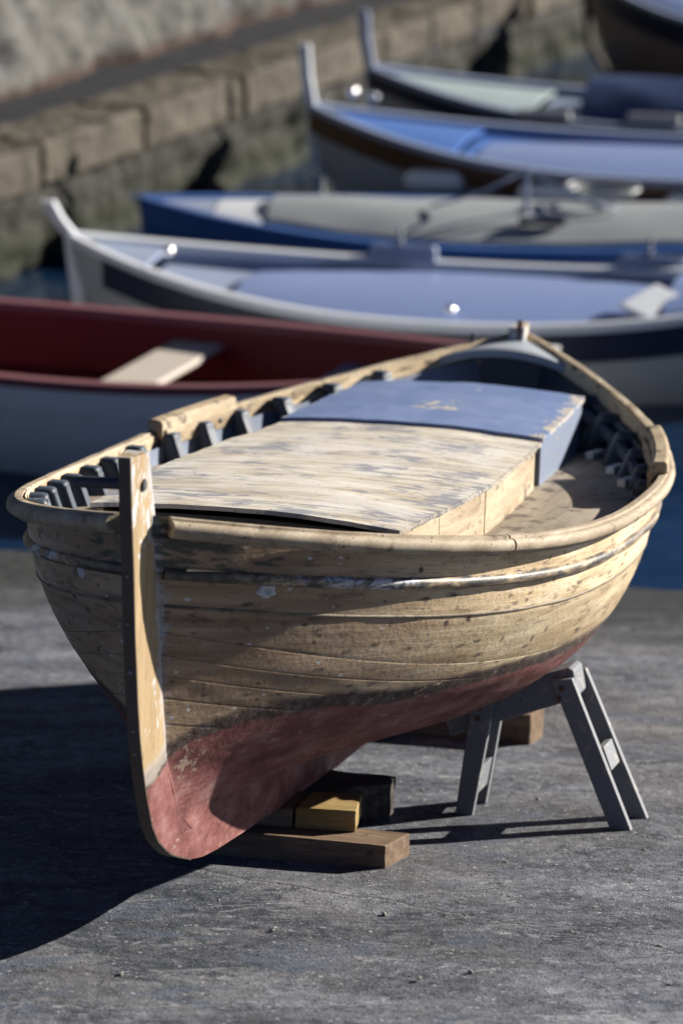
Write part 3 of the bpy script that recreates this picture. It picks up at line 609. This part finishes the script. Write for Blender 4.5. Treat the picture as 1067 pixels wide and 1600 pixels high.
# ------------------------------------------------------------------ timbers and trestle (in boat coordinates, u aft, v starboard, w up)
def W3(u, v, w): return O + u*D + v*RR + w*NN
def gw(u, v):
    """boat-frame height of the slip under (u, v)"""
    q = W3(u, v, 0.); return -((q-G0)@GN)/(NN@GN)
def timber(name, corners, w0, w1, mat, label, cat='timber', rnd=.004, rough=.004, seed=1):
    """prism over plan corners (u, v); origin at its base centre"""
    cn = np.array(corners, float); c = cn.mean(0); base = W3(c[0], c[1], w0)
    n = 14; V = []
    ring = []
    m_ = len(cn)
    for i in range(m_):
        a, b = cn[i], cn[(i+1) % m_]
        for k in range(n): ring.append(a + (b-a)*k/n)
    ring = np.array(ring); nz = 7
    rr_ = np.random.default_rng(seed)
    for j in range(nz):
        z = w0 + (w1-w0)*j/(nz-1)
        for k, q in enumerate(ring):
            jit = rough*(vnoise(np.array(k*.35), np.array(j*.6), seed)-.5)
            dirv = (q-c)/np.linalg.norm(q-c); V.append(W3(*(q + dirv*jit), z + jit*.4) - base)
    N_ = len(ring); F_ = [(j*N_+k, j*N_+(k+1) % N_, (j+1)*N_+(k+1) % N_, (j+1)*N_+k) for j in range(nz-1) for k in range(N_)]
    F_ += [tuple(range(N_))[::-1], tuple((nz-1)*N_+k for k in range(N_))]
    # turn into axes along the timber so the grain follows it
    ax = RR; R3 = np.stack([D, -RR, NN], 1)
    V = [R3.T @ np.asarray(v) for v in V]
    o = mesh_obj(name, V, F_, mat, smooth=True, sharp=35); mt = Matrix([list(r) + [0] for r in R3] + [[0, 0, 0, 1]]); mt.translation = Vector(base); o.matrix_world = mt
    if rnd: bevel_obj(o, rnd)
    return tag(o, label, cat, 'timbers propping the wooden boat')
def timber_mat(name, stops, worn=.6):
    m = NT(name); p = m.obj()
    g1 = m.noise(m.scale(p, 26., 2.4, 26.), 1., 6., .62, .5); g2 = m.noise(m.scale(p, 180., 8., 180.), 1., 3., .6, .4)
    col = m.ramp(m.mth('ADD', m.mth('MULTIPLY', g1, .65), m.mth('MULTIPLY', g2, .35)), stops)
    b1 = m.noise(p, 13., 5., .65); col = m.mix(m.mth('MULTIPLY', m.ss(b1, worn, worn+.1), .7), col, (.04, .03, .025))
    return m.fin(col, .8, m.mth('ADD', g1, g2), .5, .006, spec=.2)
brown = timber_mat('brown oiled timber', [(.3, (.07, .045, .03)), (.5, (.155, .105, .07)), (.7, (.27, .20, .14))])
yellow = timber_mat('fresh yellow pine', [(.3, (.16, .10, .035)), (.5, (.27, .19, .075)), (.7, (.36, .28, .13))], .66)
greyt = timber_mat('dark cracked timber', [(.3, (.018, .016, .016)), (.5, (.06, .055, .05)), (.7, (.15, .14, .13))], .5)
g = lambda u, v: float(gw(u, v))
timber('timber', [(1.29, .392), (1.465, .425), (1.42, -.38), (1.24, -.36)], g(1.36, .1)-.002, -.152, brown, 'long brown beam flat on the slip, lowest under the bow', seed=2)
timber('timber', [(1.40, .262), (1.60, .222), (1.575, .062), (1.365, .068)], -.1515, -.0815, yellow, 'short yellow pine block on the brown beam beside the keel', seed=3)
timber('timber', [(1.362, .060), (1.570, .054), (1.56, -.27), (1.34, -.26)], -.1515, -.0855, brown, 'brown board on the beam right under the keel', seed=4)
timber('timber', [(1.74, .13), (1.79, .205), (1.84, .252), (1.93, .245), (1.93, -.34), (1.76, -.34)], g(1.8, 0)-.002, -.100, greyt, 'dark cracked baulk with rounded end behind the yellow block', rnd=.03, rough=.012, seed=5)
timber('timber', [(3.03, .452), (3.17, .47), (3.14, -.30), (3.0, -.32)], g(3.1, 0)-.002, -.119, brown, 'dark brown block under the keel behind the trestle', seed=6)

tr = empty('trestle', label='grey painted wooden trestle with splayed double legs under the starboard bilge', cat='trestle')
toff = np.array([2.09, .74, g(2.09, .74)]); tr.matrix_world = mw(toff)
def T3(P): P = np.asarray(P, float); return np.stack([P[:, 0]-toff[0], -(P[:, 1]-toff[1]), P[:, 2]-toff[2]], 1)
def tprism(name, quad, u0, u1, parent=tr, du=0., bev=.003):
    """quad of (v, w) extruded in u; du shears u with height"""
    n = len(quad); V = [(u0, v, w) for v, w in quad] + [(u1, v, w) for v, w in quad]
    F_ = [tuple(range(n))[::-1], tuple(range(n, 2*n))] + [(i, (i+1) % n, n+(i+1) % n, n+i) for i in range(n)]
    o = mesh_obj(name, T3(V), F_, M['trestle'], parent, smooth=False); bevel_obj(o, bev, 2); return o
UA, UB = 2.0, 2.165
tprism('beam', [(.36, .146), (.795, .305), (.812, .297), (.832, .214), (.820, .199), (.40, .030)], UA+.032, UB-.002, bev=.006)
def leg(name, top0, top1, f0, f1, u0, u1):
    return tprism(name, [(top0[0], top0[1]), (top1[0], top1[1]), (f1[0], g(u0, f1[0])), (f0[0], g(u0, f0[0]))], u0, u1)
for u0, u1, dv in ((UA, UA+.032, 0.), (UB, UB+.032, .01)):
    leg('leg', (.745+dv, .264), (.815+dv, .276), (.966+dv*2.2, 0), (1.038+dv*2.2, 0), u0, u1)
    leg('leg', (.478, .170), (.558, .195), (.436+dv*.5, 0), (.496+dv*.5, 0), u0, u1)
def on_leg(x, v_t, v_b, w_t, w_b): return v_t + (v_b-v_t)*x, w_t + (w_b-w_t)*x
def rung(x0, x1, vt, vb, wt_, depth):
    (a, wa), (b, wb) = on_leg(x0, vt, vb, wt_, -.225), on_leg(x1, vt, vb, wt_, -.225)
    tprism('rung', [(a-depth, wa-.004), (a, wa), (b, wb), (b-depth, wb-.004)], UA+.032, UB)
rung(.47, .62, .826, 1.038, .29, .022); rung(.60, .84, .556, .494, .19, .022)
for va, wa in ((.782, .24), (.775, .205), (.508, .145), (.502, .11)):
    V, F_ = tube([(UA-.007, va, wa), (UA+.004, va, wa)], .009, 8); mesh_obj('bolt', T3(V), F_, M['iron'], tr, sharp=40)

# ------------------------------------------------------------------ moored boats
def moored(name, bow, stern, beam, hm, sheer, mats, label, cat='boat', stem_h=.5, rake=.18, nmid=2.3, strake_w=.12, lean=.0, s0=1, interior=None, deck_drop=.06, group=None, sstem=True):
    """double-ended open boat; local x from the midpoint to the bow = -1 ... stern = +1, z = 0 on the water"""
    bow = np.array(bow, float); stern = np.array(stern, float); Lb = np.linalg.norm(stern-bow); mid = (bow+stern)/2; rz = math.atan2(stern[1]-bow[1], stern[0]-bow[0])
    e = empty(name, (mid[0], mid[1], ZW), rz, label, cat, group)
    n = 61; t = -np.cos(np.linspace(0, math.pi, n)); b = beam/2*(1-np.abs(t)**nmid)+.02; h = hm + sheer*np.abs(t)**2.2
    def at(t_, s_): pass
    V = []; s = np.linspace(0, 1, 15)
    zb = -.30
    def sec(i, s_):
        q = (1-(1-s_)**2.3)**(.45 + .55*abs(t[i])**2)
        z = zb + s_*(h[i]-zb); rk = rake*(1-s_)**1.5*abs(t[i])**6
        return (t[i]*Lb/2*(1-rk), b[i]*q, z)
    nb = len(s)
    for side in (1, -1):
        for i in range(n):
            for q in s: x, y, z = sec(i, q); V.append((x, side*y, z))
    F_ = grid_faces(n, nb) + grid_faces(n, nb, off=n*nb)
    mesh_obj('hull', V, F_, mats['hull'], e)
    def ring_part(nm, prof, mat, i0=1, i1=n-1, side_list=(1, -1)):
        for side in side_list:
            rings = []
            for i in range(i0, i1):
                rings.append([(t[i]*Lb/2, side*max(b[i]+x, .004), h[i]+z) for x, z in prof])
            V, F_ = sweep(rings); mesh_obj(nm, V, F_, mat, e, sharp=40)
    ring_part('gunwale', [(-.07, .0), (-.06, .018), (.02, .02), (.03, .005), (.02, -.03), (-.07, -.03)], mats['gun'])
    ring_part('sheer_strake', [(-.02, -.028), (.022, -.028), (.012, -.028-strake_w), (-.05, -.028-strake_w)], mats['strake'], s0, n-s0)
    ring_part('inner_planking', [(-.055, -.02), (-.04, -.02), (-.10, -.42), (-.12, -.42)], mats['inside'], 4, n-4)
    # stem posts
    for sg in ((-1, 1) if sstem else (-1,)):
        x0 = sg*Lb/2; top = h[0] + (stem_h if sg == -1 else stem_h*.5); pts = [(x0*(1-rake), zb), (x0*.985, h[0]*.3), (x0*1.005, h[0]), (x0*1.012 + sg*(.02+lean*.5), h[0] + (top-h[0])*.5), (x0*1.012 + sg*(.03+lean), top)]
        rings = [[(x - sg*dx, y, z) for dx, y in ((-.012, -.022), (-.012, .022), (.062, .027), (.062, -.027))] for x, z in pts]
        V, F_ = sweep(rings); mesh_obj('stem_post', V, F_, mats['stem'], e, sharp=40)
    return e, t, b, h, Lb
def surf(e, nm, t0, t1, t, b, h, Lb, dz, inset, camber, mat, n=24, m_=13, fixed=None, thick=.03, wob=0.):
    tt = np.linspace(t0, t1, n); vs = np.linspace(-1, 1, m_); TT, VV = np.meshgrid(tt, vs, indexing='ij'); bb = np.maximum(np.interp(TT, t, b)-inset, .01)
    hh = (np.interp(TT, t, h) if fixed is None else fixed) + dz + camber*(1-VV**2)*np.clip(bb/.5, 0, 1)
    if wob: hh = hh + wob*(vnoise(TT*9, VV*3, 4)-.5)
    top = np.stack([TT*Lb/2, VV*bb, hh], -1).reshape(-1, 3); bot = top - np.array([0, 0, thick]); k = n*m_
    F_ = grid_faces(n, m_) + [q[::-1] for q in grid_faces(n, m_, off=k)]
    bnd = [i*m_ for i in range(n)] + [(n-1)*m_+j for j in range(1, m_)] + [i*m_+m_-1 for i in range(n-2, -1, -1)] + [j for j in range(m_-2, 0, -1)]
    for a, c in zip(bnd, bnd[1:]+bnd[:1]): F_.append((a, c, c+k, a+k))
    return mesh_obj(nm, np.concatenate([top, bot]), F_, mat, e, sharp=40)
def bx(e, nm, c, sz, mat, bev=.01, rz=0.):
    ca, sa = math.cos(rz), math.sin(rz); V, F_ = boxv(c, (sz[0]/2*ca, sz[0]/2*sa, 0), (-sz[1]/2*sa, sz[1]/2*ca, 0), (0, 0, sz[2]/2)); o = mesh_obj(nm, V, F_, mat, e, smooth=False); bevel_obj(o, bev); return o
P_ = lambda nm, c, **k: paint(nm, c, k.pop('worn', 0), rough=k.pop('rough', .35), **k)
white = P_('white boat paint', (.55, .58, .63)); greyw = P_('greyish white hull paint', (.31, .325, .34)); lav = P_('pale blue lavender paint', (.195, .26, .47)); navyp = P_('navy strake paint', (.012, .016, .035))
blu = P_('bright blue paint', (.03, .10, .32)); cream = P_('cream grey cover', (.27, .29, .31), rough=.6); brownv = P_('varnished brown strake', (.07, .034, .016)); sky_ = P_('sky blue paint', (.065, .15, .42)); redp = P_('dark red paint', (.15, .010, .012), rough=.5)
palegreen = P_('pale green grey paint', (.33, .40, .42)); tarp = P_('navy tarpaulin', (.010, .028, .095), rough=.6); greyb = P_('pale blue grey paint', (.24, .285, .40)); thw = P_('bleached thwart wood', (.48, .43, .38), rough=.6); orange = P_('pale fender', (.72, .73, .74), rough=.4)
glint = paint('bright metal knob', (.8, .8, .82), 0, rough=.22); glint.node_tree.nodes['Principled BSDF'].inputs['Metallic'].default_value = 1.
def glint_ball(e, x, y, z, r=.032):  # metal balls added to throw sun glints
    bm = bmesh.new(); bmesh.ops.create_uvsphere(bm, u_segments=20, v_segments=12, radius=r); V = [(q.co.x + x, q.co.y + y, q.co.z + z) for q in bm.verts]; F_ = [[k.index for k in f.verts] for f in bm.faces]; bm.free(); mesh_obj('glint_ball', V, F_, glint, e)

palehull = P_('chalky pale blue white hull paint', (.66, .70, .74), rough=.6)
# the red boat, nearest the slip
e, t, b, h, Lb = moored('moored_rowing_boat', (-3.75, 17.35), (1.02, 15.55), 1.55, .53, .16, dict(hull=palehull, gun=P_('pink red rail paint', (.20, .075, .09)), strake=palehull, inside=redp, stem=palehull), 'pale grey blue rowing boat with dark red inside and one bare thwart', stem_h=.12)
surf(e, 'floor', -.85, .85, t, b, h, Lb, 0, .12, 0, redp, fixed=.22)
bx(e, 'thwart', (.36, 0, .405), (.30, 1.44, .035), thw); bx(e, 'thwart', (1.40, 0, .405), (.26, 1.16, .035), greyb)
# the white one with pale blue covers
e, t, b, h, Lb = moored('moored_rowing_boat', (-1.60, 18.50), (3.1, 17.50), 1.58, .455, .25, dict(hull=greyw, gun=white, strake=navyp, inside=greyb, stem=white), 'white rowing boat with navy strake, pale blue covers and white stem leaning outward', stem_h=.20, strake_w=.17, lean=.09, s0=9)
glint_ball(e, -1.72, -.30, .70); glint_ball(e, -.02, -.60, .50)
surf(e, 'foredeck', -.93, -.78, t, b, h, Lb, -.01, .06, .03, greyb); surf(e, 'side_deck', -.78, .85, t, b, h, Lb, -.10, .05, .0, greyb)
cv = surf(e, 'cover', -.56, .42, t, b, h, Lb, .0, .16, .05, lav, thick=.12, fixed=.44)
surf(e, 'cover', .48, .78, t, b, h, Lb, .02, .16, .05, lav, thick=.1)
hq = bx(e, 'hatch', (0, 0, 0), (.30, .36, .03), white, .01); hq.location = (1.12, -.38, .53); hq.rotation_euler = (R(10), R(16), R(-25))
for x, sgn in ((-.55, 1), (.95, 1)): bx(e, 'oarlock_pad', (x, sgn*.765, .515), (.42, .07, .12), greyb, .04); bx(e, 'tholepin', (x-.02, sgn*.765, .61), (.03, .03, .14), greyw, .005)
# blue boat under a cream cover
e, t, b, h, Lb = moored('moored_rowing_boat', (-1.27, 20.15), (3.65, 19.55), 1.60, .48, .12, dict(hull=blu, gun=blu, strake=blu, inside=blu, stem=blu), 'blue rowing boat lying low under a cream grey cover', stem_h=.02)
surf(e, 'cover', -.66, .9, t, b, h, Lb, .03, .19, .10, cream, thick=.06, wob=.02); surf(e, 'foredeck', -.96, -.80, t, b, h, Lb, .0, .05, .04, greyb); surf(e, 'foredeck_panel', -.80, -.67, t, b, h, Lb, .005, .08, .05, white)
bx(e, 'cleat', (.10, -.42, .60), (.30, .09, .04), navyp, .02); bx(e, 'stanchion', (-.02, -.15, .74), (.03, .03, .30), greyb, .01)
for xe in (-.62, .55):
    V, F_ = tube([(-.02, -.15, .86), (xe*.5, -.17, .72), (xe, -.2, .63)], .010, 6); mesh_obj('stay', V, F_, greyb, e)
V, F_ = tube([(.45+.16*math.cos(a)*(1+.03*a), .1+.13*math.sin(a)*(1+.03*a), .665 + .004*a) for a in np.linspace(0, 16, 60)], .014, 6); mesh_obj('rope_coil', V, F_, greyw, e)
# brown strake boat
e, t, b, h, Lb = moored('moored_rowing_boat', (-.22, 22.05), (4.6, 20.85), 1.65, .62, .27, dict(hull=greyw, gun=greyb, strake=brownv, inside=sky_, stem=white), 'white rowing boat with varnished brown strake and blue deck', stem_h=.42, strake_w=.15)
surf(e, 'foredeck', -.93, -.55, t, b, h, Lb, -.02, .06, .04, sky_); surf(e, 'side_deck', -.55, .9, t, b, h, Lb, -.06, .05, .0, sky_); surf(e, 'cover', -.50, .7, t, b, h, Lb, .02, .18, .06, lav, thick=.1, fixed=.57)
bx(e, 'hawse_fitting', (-2.02, -.10, .98), (.10, .06, .05), white, .02); glint_ball(e, -2.17, -.04, 1.0, .04); glint_ball(e, -2.40, -.06, .42, .035)
mm_ = e.matrix_world
def fend(e, x, y, z, r, ln, label):
    q = Matrix.Rotation(e.rotation_euler.z, 4, 'Z') @ Vector((x, y, 0)); V, F_ = tube([(-ln/2, 0, 0), (-ln/2+.02, 0, 0), (-ln/2+.06, 0, 0), (ln/2-.06, 0, 0), (ln/2-.02, 0, 0), (ln/2, 0, 0)], [r*.2, r*.7, r, r, r*.7, r*.2], 14)
    o = mesh_obj('fender', V, F_, orange); o.location = (e.location.x + q.x, e.location.y + q.y, ZW + z); o.rotation_euler = (0, 0, e.rotation_euler.z); tag(o, label, 'fender', 'fenders along the brown strake boat')
fend(e, -1.45, -.66, .52, .075, .42, 'pale fender nearest the bow of the brown strake boat')
fend(e, -.62, -.87, .50, .075, .46, 'pale fender in the middle of the brown strake boat')
fend(e, .36, -.89, .49, .075, .46, 'pale fender furthest right on the brown strake boat')
# next one, with navy tarpaulin
e, t, b, h, Lb = moored('moored_rowing_boat', (.20, 24.0), (4.9, 22.9), 1.55, .60, .26, dict(hull=greyw, gun=greyb, strake=navyp, inside=palegreen, stem=greyb), 'pale rowing boat with a navy tarpaulin over its middle', stem_h=.42)
surf(e, 'foredeck', -.93, -.45, t, b, h, Lb, -.02, .06, .05, palegreen); surf(e, 'side_deck', -.45, .9, t, b, h, Lb, -.06, .05, .0, greyb); surf(e, 'tarpaulin', -.30, .75, t, b, h, Lb, .10, .25, .12, tarp, thick=.2, fixed=.62, wob=.04)
for x in (-.95, -.15): bx(e, 'oarlock_pad', (x, -.74, .66), (.40, .08, .09), greyw, .03)
# last one at the corner
e, t, b, h, Lb = moored('moored_rowing_boat', (2.2, 29.2), (6.6, 26.2), 1.7, .62, .34, dict(hull=P_('brown grey hull paint', (.16, .13, .12)), gun=greyb, strake=navyp, inside=lav, stem=paint('dull brown stem paint', (.05, .04, .036), 0, rough=.9)), 'brown grey hulled rowing boat at the far end of the row', stem_h=.4, strake_w=.2)
surf(e, 'cover', -.7, .8, t, b, h, Lb, .03, .12, .08, lav, thick=.08)

# ------------------------------------------------------------------ quay, path, bank wall
qd = np.array([.41, .912]); qd /= np.linalg.norm(qd); qn = np.array([qd[1], -qd[0]])     # along the quay, and out over the water
Q0 = np.array([-2.21, 20.5]); ZT = -.10
def Q3(a, o_, z): p = Q0 + qd*a + qn*o_; return (p[0], p[1], z)
quay = empty('quay_wall', Q3(0, 0, ZW), label='old stone quay wall with pale capping blocks and foot darkened as shadow', cat='quay')
ql = np.array(Q3(0, 0, ZW))
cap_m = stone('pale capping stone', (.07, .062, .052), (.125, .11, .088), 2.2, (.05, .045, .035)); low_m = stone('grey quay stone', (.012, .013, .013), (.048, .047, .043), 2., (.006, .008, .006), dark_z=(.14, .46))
rough_tex = bpy.data.textures.new('rough', 'CLOUDS'); rough_tex.noise_scale = .16; rough_tex.noise_depth = 4
a0 = -9.; i = 0
while a0 < 26:
    ln = random.uniform(1.0, 1.7); a1 = a0 + ln - random.uniform(.02, .07); pr = random.uniform(-.01, .02)
    V = [np.array(Q3(a, o_, z)) - ql for z in (ZT-.30, ZT + random.uniform(-.01, .01)) for a, o_ in ((a0, .03+pr), (a1, .03+pr), (a1, -.55), (a0, -.55))]
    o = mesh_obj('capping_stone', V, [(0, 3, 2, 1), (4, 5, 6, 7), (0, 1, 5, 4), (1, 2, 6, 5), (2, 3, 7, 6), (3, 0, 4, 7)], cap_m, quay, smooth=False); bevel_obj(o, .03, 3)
    sb = o.modifiers.new('cut', 'SUBSURF'); sb.subdivision_type = 'SIMPLE'; sb.levels = sb.render_levels = 4
    ds = o.modifiers.new('rough', 'DISPLACE'); ds.texture = rough_tex; ds.strength = .055; ds.mid_level = .5; ds.texture_coords = 'GLOBAL'
    a0 += ln; i += 1
# coursed lower wall as one bumpy sheet with joints cut in
na, nz = 700, 34; A = np.linspace(-9, 26, na); Z = np.linspace(ZT-.302, ZW-.9, nz); AA, ZZ = np.meshgrid(A, Z, indexing='ij')
row = np.floor((ZT-.302-ZZ)/.22); ja = (AA/.62 + (row % 2)*.5 + row*.13) % 1.; jz = ((ZT-.302-ZZ)/.22) % 1.
jt = np.minimum(np.minimum(ja, 1-ja)*.62, np.minimum(jz, 1-jz)*.22); oo = -.03 + .03*np.clip(jt/.03, 0, 1) + (vnoise(AA*3, ZZ*5, 7)-.5)*.12 + (vnoise(AA*9, ZZ*11, 4)-.5)*.05
Vw = np.stack([Q0[0]+qd[0]*AA+qn[0]*oo, Q0[1]+qd[1]*AA+qn[1]*oo, ZZ], -1).reshape(-1, 3) - ql
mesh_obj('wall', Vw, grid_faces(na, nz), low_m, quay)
walk_m = stone('dark tarred path', (.016, .018, .024), (.034, .035, .042), 3., (.03, .03, .03))
pth = mesh_obj('quay_path', [Q3(a, o_, ZT-.015) for a in (-9, 26) for o_ in (-.5, -2.6)], [(0, 1, 3, 2)], walk_m, smooth=False); tag(pth, 'dark tarred path along the top of the quay', 'path', kind='structure')
# rough rendered wall above the path, leaning back
na, nz = 420, 120; A = np.linspace(-9, 26, na); S = np.linspace(0, 1, nz); AA, SS = np.meshgrid(A, S, indexing='ij'); Hh = 4.2
oo = -1.12 - .55*SS*Hh*.35 + (vnoise(AA*2.2, SS*9, 3)-.5)*.16 + (vnoise(AA*6, SS*25, 6)-.5)*.12 + (vnoise(AA*15, SS*60, 9)-.5)*.05; zz = ZT - .03 + SS*Hh
ctr = np.array(Q3(0, -1.2, ZT))
wm = NT('rough rubble render'); p = wm.obj(); a = wm.noise(p, 1.6, 8., .65, .6); bq = wm.noise(p, 9., 6., .7)
col = wm.ramp(wm.mth('ADD', wm.mth('MULTIPLY', a, .55), wm.mth('MULTIPLY', bq, .45)), [(.36, (.045, .044, .041)), (.5, (.105, .104, .098)), (.62, (.165, .164, .158))])
col = wm.mix(wm.mth('MULTIPLY', wm.ss(wm.noise(p, 2.6, 5., .6), .60, .70), .7), col, (.17, .19, .23)); col = wm.mix(wm.mth('MULTIPLY', wm.ss(wm.noise(p, 3.5, 5., .6), .66, .72), .9), col, (.06, .075, .035))
zq = wm.sep(p)[2]; col = wm.mix(wm.mth('MULTIPLY', wm.mth('SUBTRACT', 1., wm.ss(wm.mth('ADD', zq, wm.mth('MULTIPLY', a, .2)), .10, .22)), .85), col, (.05, .025, .018))
wall_m = wm.fin(col, .9, wm.mth('ADD', a, bq), .7, .06, spec=.2)
V = np.stack([Q0[0]+qd[0]*AA+qn[0]*oo, Q0[1]+qd[1]*AA+qn[1]*oo, zz], -1).reshape(-1, 3) - ctr; k = na*nz
V2 = V + np.array([-qn[0]*.8, -qn[1]*.8, 0])
F_ = grid_faces(na, nz) + [q[::-1] for q in grid_faces(na, nz, off=k)] + [(i*nz+nz-1, (i+1)*nz+nz-1, k+(i+1)*nz+nz-1, k+i*nz+nz-1) for i in range(na-1)]
bank = mesh_obj('retaining_wall', np.concatenate([V, V2]), F_, wall_m); bank.location = ctr
tag(bank, 'rough pale rubble wall rising behind the dark quay path', 'wall')

# ------------------------------------------------------------------ light, sky, camera
AZ, EL = 64., 21.
wd = bpy.data.worlds.new('World'); sc.world = wd; wd.use_nodes = True; nt = wd.node_tree
sky = nt.nodes.new('ShaderNodeTexSky'); sky.sky_type = 'NISHITA'; sky.sun_disc = False; sky.sun_elevation = R(EL); sky.sun_rotation = R(AZ); sky.altitude = 0; sky.air_density = .25; sky.dust_density = .05; sky.ozone_density = 3.
bg = nt.nodes['Background']; nt.links.new(sky.outputs[0], bg.inputs[0]); bg.inputs[1].default_value = .05
s = Vector((math.cos(R(EL))*math.sin(R(AZ)), math.cos(R(EL))*math.cos(R(AZ)), math.sin(R(EL))))
ld = bpy.data.lights.new('sun', 'SUN'); ld.energy = 5.; ld.angle = R(.5); ld.color = (1., .93, .82)
lo = bpy.data.objects.new('sun', ld); C.objects.link(lo); lo.rotation_euler = (-s).to_track_quat('-Z', 'Y').to_euler(); lo.location = s*30
cd = bpy.data.cameras.new('camera'); cam = bpy.data.objects.new('camera', cd); C.objects.link(cam); sc.camera = cam
cam.location = (0, 0, 3.5927); cam.rotation_euler = (math.pi/2 - .28974, 0, 0)
cd.sensor_fit = 'VERTICAL'; cd.sensor_height = 36; cd.sensor_width = 24; cd.lens = 5000/1600*36; cd.clip_end = 2000; cd.clip_start = .1
cd.dof.use_dof = True; cd.dof.focus_distance = 9.75; cd.dof.aperture_fstop = 1.75
sc.view_settings.view_transform = 'Standard'; sc.view_settings.look = 'None'; sc.view_settings.exposure = 1.18; sc.view_settings.gamma = 1.
sc.view_settings.use_curve_mapping = False
sc.cycles.use_denoising = True
